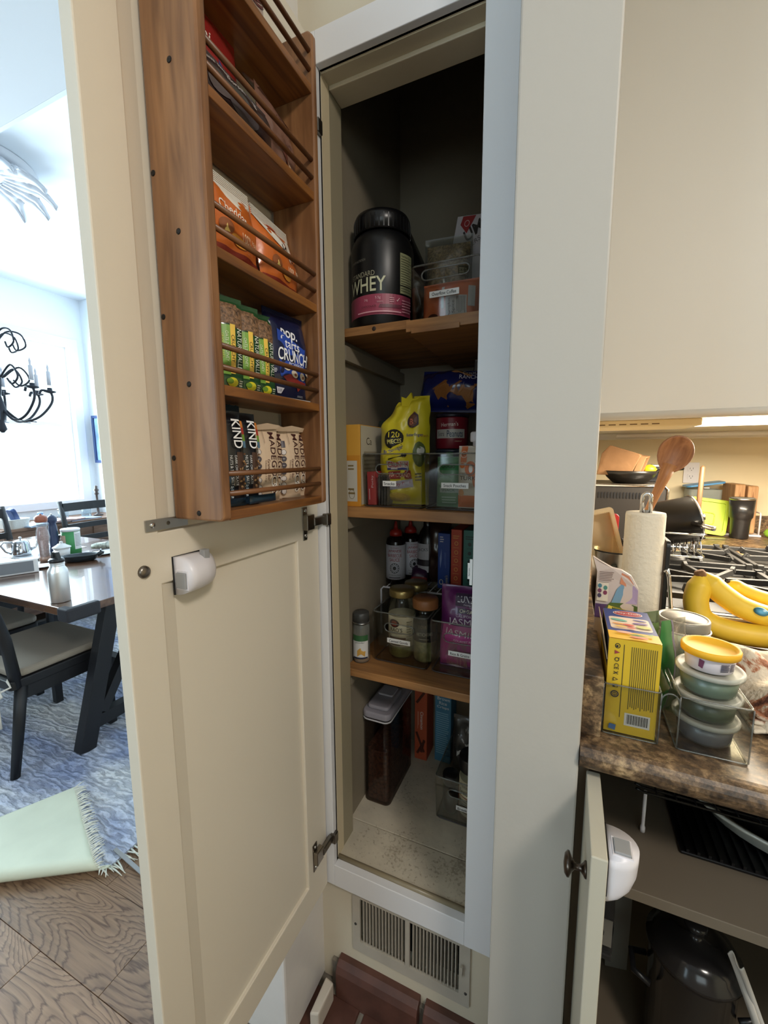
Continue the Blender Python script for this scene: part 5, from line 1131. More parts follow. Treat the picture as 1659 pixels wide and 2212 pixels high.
P.poly([(-.008, .150), (.006, .150), (.012, .172), (.022, .186), (.010, .188), (.0, .176)], (110, 150, 180)); P.poly([(.012, .150), (.033, .150), (.033, .176), (.024, .186), (.014, .170)], (168, 150, 186)); P.poly([(.004, .186), (.016, .180), (.026, .186), (.018, .200), (.006, .206)], (196, 130, 100))
P.rect(-.032, .152, -.014, .186, (214, 206, 190))
for i, c in enumerate(((70, 120, 140), (70, 130, 120), (110, 60, 90), (120, 50, 80), (70, 60, 90))): P.ell(-.028+.009*(i % 2), .180-.009*(i//2)-.003*(i % 2), .0034, .0042, c, 10)
P.lines(-.030, .190, -.004, .208, 6, (120, 104, 100)); P.done('sleeve_print', t)

# --- dough tubs
FROST = clear('frosted_plastic', (226, 230, 224), .3, .3, .08, (196, 202, 194))
FROSTLID = clear('frosted_lid', (226, 228, 222), .4, .35, .48, (222, 222, 212))
def tubby(label, z, dough, src=None, level=.6):
    t = thing('dough_tub', label, 'tub', (.203, -.058, z), 0, 'translucent dough tubs stacked in the organizer')
    obj('tub_body', B().lathe([(.031, 0), (.033, .002), (.0365, .030)], 36), FROST, t)
    obj('dough', B().lathe([(.030, .0015), (.0325, .004), (.0325+.0035*level, .030*level), (0, .030*level)], 32), mat('dough_%d_%d_%d' % dough, dough, .6), t)
    obj('lid', B().lathe([(.0385, .029), (.0415, .0295), (.042, .034), (.040, .0365), (.037, .0345), (0, .0345)], 36), FROSTLID, t)
    return t
tubby('translucent tub of purple grey dough at the bottom of the stack', CZ+.003, (108, 104, 124), level=.9)
tubby('translucent tub with dark green dough in the middle of the stack', CZ+.0395, (46, 76, 34), level=.55)
tubby('translucent tub of pale green dough right under the yellow lidded one', CZ+.076, (112, 136, 116), level=.8)
t = thing('dough_tub', 'white dough tub with a bright yellow lid on top of the stack', 'tub', (.201, -.060, CZ+.1125))
obj('tub_body', B().lathe([(.027, 0), (.0285, .001), (.031, .024)], 36), mat('white_tub', (206, 200, 206), .4), t)
obj('lid', B().lathe([(.0325, .022), (.0355, .0225), (.036, .030), (.0345, .0325), (.031, .0315), (.0295, .0285), (0, .0285)], 40), mat('yellow_lid', (246, 186, 40), .6), t)
P = Print(cylsurf(.0295, (0, 0, 0), .15, lambda v: .0287+.0025*v/.024), .004); P.lines(.001, .006, .012, .018, 6, (50, 50, 70), fill=.55, ragged=.15); P.done('tub_print', t); P = Print(cylsurf(.0295, (0, 0, 0), .15, lambda v: .0287+.0025*v/.024), .004); P.lines(.0135, .006, .022, .018, 6, (50, 50, 70), fill=.55, ragged=.15); P.done('tub_print', t); P = Print(cylsurf(.0295, (0, 0, 0), .15, lambda v: .0287+.0025*v/.024), .004); P.poly([(-.024, .008), (-.019, .006), (-.017, .018), (-.023, .020)], (110, 60, 90)); P.done('tub_print', t)
t = thing('zip_bag', 'clear zip bag with a dark green zip strip beside the dough tubs', 'bag', (.166, .0, CZ+.003), .9, None, -.05, .10)
b, s = pouch(.075, .150, .02, 181, .004, .002); obj('bag', b, clear('zip_film', (226, 226, 220), .25, .1, .08), t)
b2 = B(); b2.grid(lambda u, v: s(-.037+.024*u, .002+.147*v)[0]+s(-.037+.024*u, .002+.147*v)[1]*.001, 6, 18); obj('zip_strip', b2, mat('green_zip', (46, 120, 60), .4), t, recalc=False)
b2 = B(); b2.grid(lambda u, v: s(-.011+.004*u, .002+.147*v)[0]+s(-.011+.004*u, .002+.147*v)[1]*.001, 2, 18); obj('zip_edge', b2, mat('zip_edge_grey', (120, 116, 136), .4), t, recalc=False)
t = thing('clear_wrapper', 'small clear wrapper with green print standing between carton and jar', 'wrapper', (.147, .045, CZ+.09), .5, None, -.05, -.1)
b, s = pouch(.034, .06, .006, 191, .004, .001); obj('wrapper', b, clear('wrapper_film', (200, 210, 196), .3, .12, .2, (150, 170, 130)), t)
P = Print(s, .006); P.rect(-.012, .012, .012, .04, (110, 140, 84)); P.done('wrapper_print', t)
t = thing('storage_jar', 'glass jar with a silver screw lid and green contents', 'jar', (.206, .120, CZ+.0005))
obj('glass', B().lathe([(.034, 0), (.038, .005), (.039, .095), (.036, .104)], 36), GLASS, t)
obj('content', B().lathe([(.033, .003), (.0365, .008), (.0375, .075), (0, .076)], 32), mat('jar_green', (74, 110, 60), .5, var=.3, scale=60), t)
lid = obj('lid', B().lathe([(.041, .104), (.0415, .107), (.0415, .120), (.040, .1225), (.037, .1225), (.0355, .120), (.0345, .1215), (0, .1215)], 40), mat('silver_lid', (150, 146, 136), .5, .5), t)
obj('lid_band', B().tube([(.0425*cos(a), .0425*sin(a), .102) for a in (2*pi*i/36 for i in range(36))], .0016, 6, closed=True), WHITEP, t)

# --- paper towel
t = thing('paper_towel_roll', 'white paper towel roll on a chrome holder', 'paper towel', (.1585, .285, CZ+.0005))
TW = mat('towel_paper', (232, 226, 210), .8, bump=.7, scale=110)
obj('roll', B().lathe([(.010, .018), (.0375, .018), (.0385, .024), (.0385, .288), (.0375, .294), (.010, .294)], 40), TW, t)
obj('loose_edge', B().grid(lambda u, v: V(((.0392+.0008*u)*sin(-.9+.6*u), -(.0392+.0008*u)*cos(-.9+.6*u), .02+.272*v)), 6, 4), TW, t)
obj('core', B().lathe([(.010, .291), (.008, .2945), (.006, .2945)], 20), mat('core_dark', (50, 40, 32), .8), t)
obj('holder', B().lathe([(.06, 0), (.06, .008), (.05, .012), (.006, .014), (.006, .30)], 32).tube([(-.008, 0, .294), (-.008, 0, .326)]+[(-.008*cos(a), 0, .326+.010*sin(a)) for a in (pi*i/8 for i in range(1, 8))]+[(.008, 0, .326), (.008, 0, .294)], .0042, 10), CHROME, t)
obj('tension_arm', B().tube([(.058, -.02, .012), (.058, -.02, .08), (.048, -.024, .16), (.043, -.026, .176), (.040, -.026, .170)], .004, 8), CHROME, t)
t = thing('tablet_stand', 'thin black upright frame just right of the paper towel roll', 'stand', (.2035, .32, CZ+.0005))
obj('upright', B().prism(rrect(-.05, .05, 0, .235, .012), -.004, .004, fn=lambda y, z, x: (x, y, z)), BLACKP, t, .001); obj('base', B().box(-.004, .03, -.04, .04, 0, .006), BLACKP, t, .001)

# --- bananas
BAN = mat('banana_skin', (232, 196, 58), .45, var=.10, scale=14, bump=.05)
def smooth_path(p, n=5):
    p = [V(q) for q in p]; out = []
    for i in range(len(p)-1):
        a, b, c, d = p[max(i-1, 0)], p[i], p[i+1], p[min(i+2, len(p)-1)]
        for k in range(n):
            s_ = k/n; out.append(.5*((2*b)+(c-a)*s_+(2*a-5*b+4*c-d)*s_**2+(3*b-a-3*c+d)*s_**3))
    return out+[p[-1]]
t = thing('banana_bunch', 'bunch of ripe yellow bananas lying in front of the cooktop', 'bananas', (.2885, .37, 1.09))
def banana(pts, r, flip=False):
    pts = smooth_path([V(p)-V(t.location) for p in pts]); n = len(pts); rs = []
    for i in range(n):
        u = i/(n-1); k = min(1, (u/.16))**1.2 if u < .16 else 1.
        k = .34+.66*k if u < .25 else 1.; k *= 1-.0*u
        if u > .86: k *= max(.22, 1-((u-.86)/.14)**1.6*.8)
        rs.append(r*k)
    b = B(); b.tube(pts, rs, 7); 
    for i in range(len(b.sm)): b.sm[i] = True
    o = obj('banana', b, BAN, t); m = o.modifiers.new('soft', 'SUBSURF'); m.levels = 1; m.render_levels = 1
    obj('tip', B().sphere(pts[-1], r*.2, mat('banana_tip', (60, 44, 26), .8), 6), None, o); return o
banana([(.289, .372, 1.088), (.288, .366, 1.062), (.281, .356, 1.025), (.294, .348, .988), (.342, .342, .970), (.42, .338, .970), (.50, .336, .990)], .0285)
bb = banana([(.292, .372, 1.088), (.308, .372, 1.068), (.335, .366, 1.043), (.372, .360, 1.020), (.43, .356, 1.006), (.50, .354, 1.014), (.55, .354, 1.035)], .0275)
banana([(.56, .40, 1.03), (.50, .405, 1.024), (.45, .405, 1.028), (.405, .405, 1.038), (.372, .405, 1.052), (.352, .405, 1.066)], .020)
obj('crown', B().tube([(-.004, 0, .004), (.0, .0, -.004), (.003, 0, -.016)], [.010, .013, .011], 8), mat('banana_crown', (120, 84, 50), .8, bump=.8, scale=200), t)
st = obj('sticker', B().lathe([(.013, 0), (.0, .0006)], 18, sy=.7), mat('blue_sticker', (90, 166, 206), .4), t); st.matrix_local = Matrix.Translation(V((.392, .3345, 1.0245))-t.location) @ Matrix.Rotation(rad(62), 4, 'X') @ Matrix.Rotation(rad(-14), 4, 'Z')

# --- cloth and paper
t = thing('muslin_cloth', 'crumpled white muslin cloth with brown printed patches on the counter', 'cloth', (.36, .13, CZ+.002))
def cloth(u, v):
    x = -.115+.26*u + .02*sin(v*7)*(1-u); y = -.155+.33*v - .05*(1-u)*(1-v)*0
    e = min(1, min(u, v, 1-v)*5.5+.02)
    h = .075*e**.55*(.62+.38*sin(u*5.5+v*4)) + .016*e*sin(v*15+u*7) + .012*e*mnoise.noise(V((u*7, v*7, 3)))
    x0 = -.085-.035*sin(v*3.0) + .03*abs(v-.5)
    return V((x0+.30*u, y, max(h, .0006)))
def muslin():
    m = mat('muslin', (222, 210, 190), .85, bump=1.0, scale=120); nt = m.node_tree; N = nt.nodes; L = nt.links; p = pr(m)
    tc = N.new('ShaderNodeTexCoord'); a = N.new('ShaderNodeTexNoise'); a.inputs['Scale'].default_value = 13; a.inputs['Detail'].default_value = 7; a.inputs['Roughness'].default_value = .65; a.inputs['Distortion'].default_value = .5; L.new(tc.outputs['Object'], a.inputs[0])
    r = N.new('ShaderNodeValToRGB'); L.new(a.outputs[0], r.inputs[0]); e = r.color_ramp.elements
    e[0].position = .36; e[0].color = (*lin((80, 44, 36)), 1); e[1].position = .47; e[1].color = (*lin((224, 212, 192)), 1); k = e.new(.43); k.color = (*lin((176, 116, 84)), 1)
    L.new(r.outputs[0], p.inputs['Base Color']); return m
obj('cloth', B().grid(cloth, 64, 64), muslin(), t)
for k in range(3):
    ol = [(-.088+.004*k+.20*u, -.160+.004*k+.012*sin(u*9+k)) for u in (i/16 for i in range(17))]
    ol += [(x, y+.16) for x, y in reversed(ol)]
    obj('fold', B().prism(ol, .001+.008*k, .0075+.008*k), MATS['muslin'], t, .003)
t = thing('paper_sheet', 'plain white paper sheet lying under the muslin cloth', 'paper', (.36, .05, CZ+.0006))
obj('sheet', B().prism([(-.066, -.085), (.10, -.10), (.14, .10), (-.052, .075)], 0, .0008), mat('white_sheet', (228, 222, 212), .6), t)

# --- utensil crock with spoon and container
t = thing('utensil_crock', 'stainless steel pot at the left behind the craft sleeve holding utensils', 'pot', (.122, .43, CZ+.0005))
obj('pot_body', B().lathe([(.046, 0), (.054, .004), (.056, .175), (.058, .178), (.054, .176), (.052, .008), (0, .006)], 40), STEEL, t)
obj('rim', B().tube([(.057*cos(a), .057*sin(a), .178) for a in (2*pi*i/40 for i in range(40))], .002, 6, closed=True), BLACKP, t)
obj('handle_bracket', B().box(-.016, -.002, -.060, -.052, .06, .15), mat('dark_bracket', (70, 72, 66), .4, .6), t, .002)
t = thing('wooden_spoon', 'large wooden spoon standing upright with its bowl at the top', 'spoon', (.130, .43, CZ+.06))
SP = wood('spoon_wood', (142, 90, 50), (196, 140, 92), 'Z', 1.6, .5)
# handle leans to the right and up; bowl is a shallow oval shell
ax = (V((.232, .42, 1.365))-V((.118, .43, 1.02))); L0 = ax.length; ax.normalize()
t.location = (.118, .43, 1.02); q = ax.to_track_quat('Z', 'Y'); t.rotation_mode = 'XYZ'; t.rotation_euler = (0, math.atan2(ax.x, ax.z), 0)
obj('handle', B().tube([(0, 0, 0), (0, 0, L0*.45), (0, 0, L0*.72), (0, .002, L0*.82), (0, .006, L0*.915)], [.0065, .0075, .010, .013, .017], 12), SP, t)
bw_ = B()
def bowl(u, v, k):
    a = 2*pi*u; r = v; x = .0355*r*cos(a); z = .040*r*sin(a); return V((x, -k*(1-r*r)*.015-.006 if k < 0 else .010*(1-r*r)+.002, L0+z))
n_ = 28; vs = []; fs = []
for k, rr in ((0, [0., .35, .7, .92, 1.0]), (1, [1.06, .8, .4, 0.])):
    for r in rr:
        for i in range(n_):
            a = 2*pi*i/n_; x = .0352*r*cos(a); z = .039*r*sin(a) - (.012*(1-abs(cos(a))) * r if sin(a) < 0 else 0)
            y = (.013*(1-r*r)-.004) if k == 0 else (.020*(1-min(1, r)**2)+.002)
            vs.append((x, y, L0+.0+z))
m_ = len(vs)//n_
for j in range(m_-1):
    for i in range(n_): fs.append((j*n_+i, j*n_+(i+1) % n_, (j+1)*n_+(i+1) % n_, (j+1)*n_+i))
bw_.add(vs, fs, None, True); obj('bowl', bw_, wood('spoon_bowl_wood', (120, 74, 42), (186, 128, 84), 'Z', 1.2, .5), t)
t = thing('plastic_container', 'cream translucent plastic container standing in the steel pot', 'container', (.124, .425, CZ+.085), 0, None, 0, -.27)
CT = clear('cream_plastic', (236, 228, 196), .3, .3, .62, (236, 214, 176))
b = B(); b.plate(rrect(-.036, .036, 0, .205, .010), [rrect(-.028, .028, .010, .195, .008)], -.002, 0, fn=lambda x, z, y: (x, y-.02, z)); b.box(-.026, .026, .022, .024, .012, .190)
for x0, x1 in ((-.028, -.0262), (.0262, .028)): b.box(x0, x1, -.02, .023, .011, .194)
b.box(-.027, .027, -.02, .023, .010, .012); b.box(-.027, .027, -.02, .023, .192, .194); obj('tub', b, CT, t)
t = thing('silicone_spatula', 'red silicone spatula head peeking out behind the cream container', 'spatula', (.106, .462, CZ+.012))
obj('handle', B().tube([(0, 0, 0), (.006, 0, .20)], .004, 8), SP, t); obj('head', B().prism(rrect(-.010, .020, .195, .255, .010), -.004, .004, fn=lambda x, z, y: (x, y, z)), mat('red_silicone', (196, 44, 50), .4), t, .002)
t = thing('wooden_utensil', 'dark wooden handle standing upright right of the spoon', 'utensil', (.515, 1.40, CZ+.011))
obj('handle', B().tube([(0, 0, 0), (.002, 0, .22), (.004, 0, .355), (.0045, 0, .362)], [.010, .010, .009, .004], 12), wood('dark_utensil_wood', (80, 56, 36), (124, 90, 60), 'Z', 1.4, .5), t)

# --- toaster oven and what stands on it
t = thing('toaster_oven', 'dark toaster oven with vents and chrome trim at the back of the counter', 'toaster oven', (.245, 1.535, CZ+.0005))
TO = mat('oven_dark', (30, 26, 23), .45)
obj('oven_body', B().prism([(-.17, .02), (.15, .02), (.15, .27), (.14, .285), (-.17, .285)], -.17, .17, fn=lambda x, z, y: (x, y, z)), TO, t, .006)
obj('chrome_trim', B().tube([(-.17, -.171, .283), (.138, -.171, .283), (.150, -.171, .270), (.151, -.171, .03)], .005, 8), CHROME, t)
obj('top_panel', B().box(-.17, .145, -.165, .165, .285, .290), mat('oven_top', (92, 84, 74), .35, .6), t, .002)
me = None
for i in range(14):
    if me is None: o = obj('vent', B().prism(rrect(-.003, .003, -.014, .014, .003), -.1725, -.1695, fn=lambda x, z, y: (x, y, z)), BLACKP, t); me = o.data
    else: o = bpy.data.objects.new('vent', me); COL.objects.link(o); o.parent = t
    o.location = (-.115+.0125*i, 0, .24)
for x in (-.14, .12):
    for y in (-.14, .14): obj('foot', B().lathe([(.012, 0), (.014, .02)], 12, (x, y, 0)), BLACKP, t)
t = thing('frying_pan', 'black frying pan on top of the toaster oven holding a paper bag', 'pan', (.258, 1.46, 1.2315))
obj('pan_body', B().lathe([(.062, 0), (.070, .002), (.098, .030), (.110, .058), (.112, .058), (.104, .040), (.072, .006), (0, .005)], 40), mat('pan_black', (40, 38, 36), .3, .4), t)
obj('handle', B().tube([(.10, .03, .05), (.17, .06, .062), (.22, .08, .066)], .009, 8), BLACKP, t)
t = thing('paper_bag', 'crumpled brown paper bag lying in the black frying pan', 'paper bag', (.215, 1.44, 1.275), -.3, None, 0, .18)
PB = mat('kraft_paper', (150, 112, 76), .7, var=.1, scale=12, bump=.8, bscale=24)
b = B(); outl = [(-.085, -.02), (.055, .0), (.072, .095), (.06, .10), (-.06, .118), (-.09, .08)]
def crumple(x, y, z): return (x+.006*mnoise.noise(V((x*30, y*30, z*30))), z+.008*mnoise.noise(V((x*25, y*25, 5))), y+.006*mnoise.noise(V((x*30, z*40, 9))))
b.prism(outl, -.040, .040, fn=lambda x, y, z: crumple(x, y, z)); obj('bag_body', b, PB, t, .003)
obj('bag_mouth', B().plate([(-.042, -.004), (.040, .0), (.042, .098), (-.040, .094)], [[(-.034, .006), (.032, .008), (.034, .088), (-.032, .086)]], .056, .082, fn=lambda y, z, x: (x+.012*(z/.1), y, z)), PB, t, .002)
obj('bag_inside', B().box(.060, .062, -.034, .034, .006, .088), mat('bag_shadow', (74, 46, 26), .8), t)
t = thing('lemon', 'yellow lemon lying at the right rim of the frying pan', 'lemon', (.335, 1.46, 1.294))
obj('lemon_body', B().sphere((0, 0, 0), .022, None, 10, 1.2, 1, 1), mat('lemon_skin', (236, 196, 36), .4, bump=.3, scale=300), t); obj('stem_end', B().sphere((.0255, 0, 0), .004, None, 5), mat('lemon_end', (190, 170, 50), .5), t)
t = carton('spice_tin', 'dark rectangular tin behind the lemon', 'tin', .07, .04, .070, (.362, 1.62, 1.2315), 0, mat('tin_dark', (44, 44, 46), .35, .5))
obj('lid', B().box(.0, .034, -.018, .018, .070, .082), STEEL, t, .002)
# --- pot on its side in a drying rack
t = thing('dish_rack', 'chrome dish rack beside the toaster oven', 'dish rack', (.44, 1.00, CZ+.062))
t.location = (.365, 1.00, CZ+.062)
b = B()
for z in (.012, .09): b.tube([(x, y, z) for x, y in rrect(-.07, .07, -.08, .08, .02)], .0035, 8, closed=True)
obj('frame', b, CHROME, t)
for i in range(7):
    x = -.06+.02*i; obj('prong', B().tube([(x, -.08, .012), (x, -.04, .08), (x, .0, .012), (x, .08, .012)], .002, 6), CHROME, t)
t = thing('saucepan', 'black saucepan with a steel rim lying on its side in the dish rack', 'pan', (.352, 1.00, CZ+.182), .15, None, 0, rad(78))
obj('pan_body', B().lathe([(.070, -.07), (.078, -.064), (.080, .055), (.083, .060), (.078, .058), (.075, -.055), (0, -.06)], 36), mat('pan_black', None), t)
obj('rim', B().tube([(.082*cos(a), .082*sin(a), .060) for a in (2*pi*i/36 for i in range(36))], .003, 6, closed=True), CHROME, t)
obj('glass_lid', B().lathe([(.078, .058), (.06, .072), (.02, .080), (.008, .082), (.012, .095), (0, .098)], 32), mat('steel_lid', (180, 170, 156), .15, 1.), t)
obj('handle', B().tube([(0, -.08, .03), (0, -.14, .035), (0, -.20, .04)], .008, 8), CHROME, t)
# --- far right group
t = thing('food_container', 'clear food container with a blue lid resting askew on it', 'container', (.668, 1.99, CZ+.0005))
obj('tub', B().plate(rrect(-.075, .075, -.06, .06, .02), [rrect(-.072, .072, -.057, .057, .018)], .0, .235).box(-.07, .07, -.055, .055, 0, .003), clear('tub_clear', (222, 226, 226), .3, .1, .2), t)
obj('lid', B().prism(rrect(-.085, .085, -.065, .065, .025), 0, .010, fn=lambda x, y, z: (x, y, .240+z+.16*(x+.10))), mat('blue_lid', (84, 150, 206), .4), t, .003)
obj('lid_tab', B().box(-.012, .012, -.072, -.062, .243, .247), WHITEP, t)
t = thing('cutting_mat', 'lime green plastic tray leaning against the clear food container', 'tray', (.665, 1.86, CZ+.0125), .06, None, -.22, .13)
b = B(); b.plate(rrect(-.088, .088, 0, .185, .018), [rrect(-.072, .072, .016, .168, .012)], 0, .010, fn=lambda x, z, y: (x, y, z)); b.prism(rrect(-.074, .074, .014, .170, .012), .007, .010, fn=lambda x, z, y: (x, y, z))
obj('tray', b, mat('lime_plastic', (176, 200, 56), .4), t, .002); obj('inner_ridge', B().tube([(x, .007, z) for x, z in rrect(-.030, .030, .05, .11, .012)], .003, 6, closed=True), MATS['lime_plastic'], t)
t = thing('small_lid', 'teal rounded plastic lid behind the lime tray', 'lid', (.588, 1.845, CZ+.001), .1, None, -.1)
obj('lid', B().prism(rrect(-.034, .034, 0, .130, .022), 0, .016, fn=lambda x, z, y: (x, y, z)), mat('teal_plastic', (70, 176, 170), .4), t, .004)
t = thing('pen', 'thin black knife lying on the counter in front of the lime tray', 'knife', (.64, 1.755, CZ+.0005), .08)
obj('handle', B().beam((-.09, 0, .005), (.0, 0, .005), .014, .009), BLACKP, t, .002); obj('blade', B().prism([(0, -.008), (.10, -.002), (.10, .004), (0, .008)], .004, .006), STEEL, t)
t.name = 'table_knife'
t = thing('travel_tumbler', 'tall black insulated tumbler with a steel rim on the far counter', 'tumbler', (.800, 1.845, CZ+.0005))
obj('cup_body', B().lathe([(.036, 0), (.038, .003), (.040, .085), (.0425, .10), (.048, .108), (.0525, .195)], 36), mat('tumbler_black', (34, 33, 34), .3, coat=.3), t)
obj('rim', B().lathe([(.0528, .194), (.0532, .203), (.050, .204), (.049, .196)], 36), STEEL, t); obj('lid', B().lathe([(.050, .200), (.046, .206), (.0, .205)], 32), clear('lid_clear', (190, 190, 186), .4, .1, .3), t)
CBW = wood('board_wood', (168, 124, 84), (206, 164, 118), 'Z', 1., .5)
for i, (x, lb) in enumerate(((.796, 'left of two upright wooden cutting boards behind the tumbler'), (.849, 'right of two upright wooden cutting boards, beside the white wire post'))):
    t = thing('cutting_board', lb, 'cutting board', (x, 1.97, CZ+.014), .12, 'wooden cutting boards in the white rack')
    obj('board', B().prism(rrect(-.07, .07, 0, .255-.008*i, .012), -.022, .022, fn=lambda y, z, x: (x, y, z)), CBW, t, .004)
    obj('grip_notch', B().prism([(-.012, .10), (.012, .10), (.0, .22)], -.0705, -.0700, fn=lambda x, z, y: (x, y, z)), mat('board_dark', (140, 96, 62), .6), t)
t = thing('board_rack', 'white wire rack holding the wooden cutting boards', 'rack', (.835, 1.95, CZ+.0005))
obj('base', B().box(-.098, .075, -.045, .09, 0, .010), WHITEP, t, .003)
for x in (-.090, .066): obj('post', B().tube([(x, -.035, .008), (x, -.035, .115), (x, -.030, .122), (x, .05, .122), (x, .055, .115), (x, .055, .008)], .004, 8), WHITEP, t)
t = thing('lime', 'green lime at the right edge of the far counter', 'lime', (.945, 1.90, CZ+.025)); obj('lime_body', B().sphere((0, 0, 0), .025, None, 9, 1.15), mat('lime_skin', (130, 170, 50), .4, bump=.3, scale=250), t); obj('stem_end', B().sphere((-.028, 0, 0), .004, None, 5), mat('lime_end', (110, 120, 50), .6), t)

# ================================================================ dining room
# rug with its corner folded back
t = thing('area_rug', 'blue grey distressed rug with one corner folded back showing its pale backing', 'rug', (-2.6, .6, 0))
o0 = V((-2.6, .6, 0))
A, Bp = V((-2.172, -.54, 0)), V((-1.337, -.028, 0))
out = [(-3.99, -.54), (A.x, A.y), (Bp.x, Bp.y), (-1.337, 1.85), (-3.99, 1.85)]
obj('rug_pile', B().prism([(x-o0.x, y-o0.y) for x, y in out], .0, .010), RUG, t)
Cn = V((-1.807, .171, 0)); fd = (Bp-A).normalized(); nn = V((-fd.y, fd.x, 0))
PAD = mat('rug_backing', (214, 218, 196), .7, var=.05, scale=9)
dist = (Cn-A).dot(nn); ca = (Cn-A).dot(fd); LAB = (Bp-A).length
def flap(u, v, off=0.):
    # v from fold (0) to the corner; u across
    a0, a1 = 0., LAB; k = v
    x = a0+(a1-a0)*u; x = x*(1-k)+ca*k
    d = dist*k; r = .022
    if d < r*pi: th = d/r; dd = r*sin(th); z = r*(1-cos(th))+.006
    else: dd = -(d-r*pi)*1.0; z = 2*r+.006 - .5*min(1, (d-r*pi)/.2)*r
    p = A+fd*x - nn*(dd*1.0 if d < r*pi else dd) + nn*0
    return p + V((0, 0, z+off)) - o0
b = B(); b.grid(lambda u, v: flap(u, v), 24, 40); fo = obj('folded_corner', b, PAD, t, recalc=False)
sm = fo.modifiers.new('thickness', 'SOLIDIFY'); sm.thickness = .006
FR = mat('fringe_yarn', (222, 220, 206), .8)
b = B()
for i in range(70):
    v = i/69.; p = flap(1, min(.985, v)); dv = (flap(1, min(1, v+.02))-flap(1, max(0, v-.02))).normalized(); side_ = dv.cross(V((0, 0, 1)))
    if side_.dot(fd) < 0: side_ = -side_
    l = .026+.014*random.random(); q = p+side_*l+dv*random.uniform(-.02, .02)+V((0, 0, random.uniform(-.004, .004)))
    b.tube([p-side_*.004, (p+q)/2+V((0, 0, .003)), q], [.0026, .0022, .001], 4)
fr_ = obj('fringe', b, FR, t); fr_['kind'] = 'stuff'
b = B()
for i in range(60):
    y = -.03+.012*i; p = V((-1.337, y, .006))-o0; q = p+V((.05+.03*random.random(), random.uniform(-.02, .02), -.002)); b.tube([p, (p+q)/2+V((0, 0, .003)), q], [.003, .0025, .001], 4)
fr_ = obj('fringe', b, FR, t); fr_['kind'] = 'stuff'
t = thing('floor_strip', 'thin grey metal strip lying across the corner of the rug and the floor', 'strip', (-1.28, -.006, .0125), 0)
obj('strip', B().beam((-.10, .02, .001), (.26, -.02, -.008), .012, .003), GREYP, t)

# chairs
CUSH = mat('seat_cushion', (150, 140, 126), .85, bump=.3, scale=400)
def chair(label, x, y, rz, src=None):
    if src: return dup(src, (x, y, .010), rz, label)
    t = thing('dining_chair', label, 'chair', (x, y, .010), rz, 'black ladder back dining chairs')
    w2, d = .25, .43
    obj('seat', B().prism(rrect(-w2, w2, .0, d, .02), .385, .425), DKWOOD, t, .004)
    for s_ in (-1, 1):
        obj('leg', B().tube([(s_*(w2-.02), .045, .39), (s_*(w2-.02), .02, .22), (s_*(w2-.02), -.015, .0)], [.024, .022, .018], 8), DKWOOD, t)
        obj('leg', B().beam((s_*(w2-.022), d-.03, 0), (s_*(w2-.022), d-.03, .39), .036, .036), DKWOOD, t, .002)
        obj('back_post', B().tube([(s_*(w2-.02), .030, .39), (s_*(w2-.02), .012, .60), (s_*(w2-.02), -.03, .80), (s_*(w2-.02), -.075, .985)], [.024, .022, .021, .018], 8), DKWOOD, t)
    for z, y_ in ((.555, .012), (.66, .0), (.77, -.022), (.935, -.062)):
        hgt = .07 if z > .9 else .045
        obj('slat', B().grid(lambda u, v: V(((u-.5)*2*(w2-.03), y_-.02*sin(pi*u)-.012*v, z+hgt*(v-.5)+.012*sin(pi*u)*(z > .9))), 10, 2).v and B().prism([(-(w2-.03)+2*(w2-.03)*i/10, y_-.02*sin(pi*i/10)) for i in range(11)]+[((w2-.03)-2*(w2-.03)*i/10, y_-.02*sin(pi*i/10)+.016) for i in range(11)], z-hgt/2, z+hgt/2), DKWOOD, t)
    obj('apron', B().box(-w2+.03, w2-.03, d-.028, d-.01, .33, .385).box(-w2+.005, -w2+.025, .05, d-.04, .33, .385).box(w2-.025, w2-.005, .05, d-.04, .33, .385), DKWOOD, t)
    c = obj('cushion', B().prism(rrect(-w2+.008, w2-.008, .02, d+.012, .05), .426, .462), CUSH, t, .014, 3)
    for s_ in (-1, 1):
        b = B(); px = s_*(w2-.02)
        b.tube([(px-s_*.03, .03, .444), (px, .00, .43), (px+s_*.026, -.002, .41), (px, -.028, .395), (px-s_*.02, -.02, .40)], .0045, 6)
        b.tube([(px+s_*.006, -.03, .398), (px-.028, -.04, .37), (px-.034, -.042, .32), (px-.03, -.04, .275)], .0045, 6); b.tube([(px+s_*.006, -.03, .398), (px+.006, -.042, .35), (px+.012, -.044, .29), (px+.008, -.042, .245)], .0045, 6)
        b.tube([(px, -.03, .398), (px+.03, -.036, .385), (px+.012, -.04, .375)], .0045, 6)
        obj('tie', b, mat('cotton_tie', (214, 208, 198), .8), c)
    return t
ch = chair('black dining chair nearest the camera with a white cushion tie', -2.325, .075, 0)
chair('black dining chair next along the near side of the table', -2.965, .075, 0, ch)
chair('black dining chair at the far end of the table, back post at left edge', -3.86, .70, -R90, ch)
chair('black ladder back chair beside the sideboard below the window', -3.83, 1.54, -R90, ch)

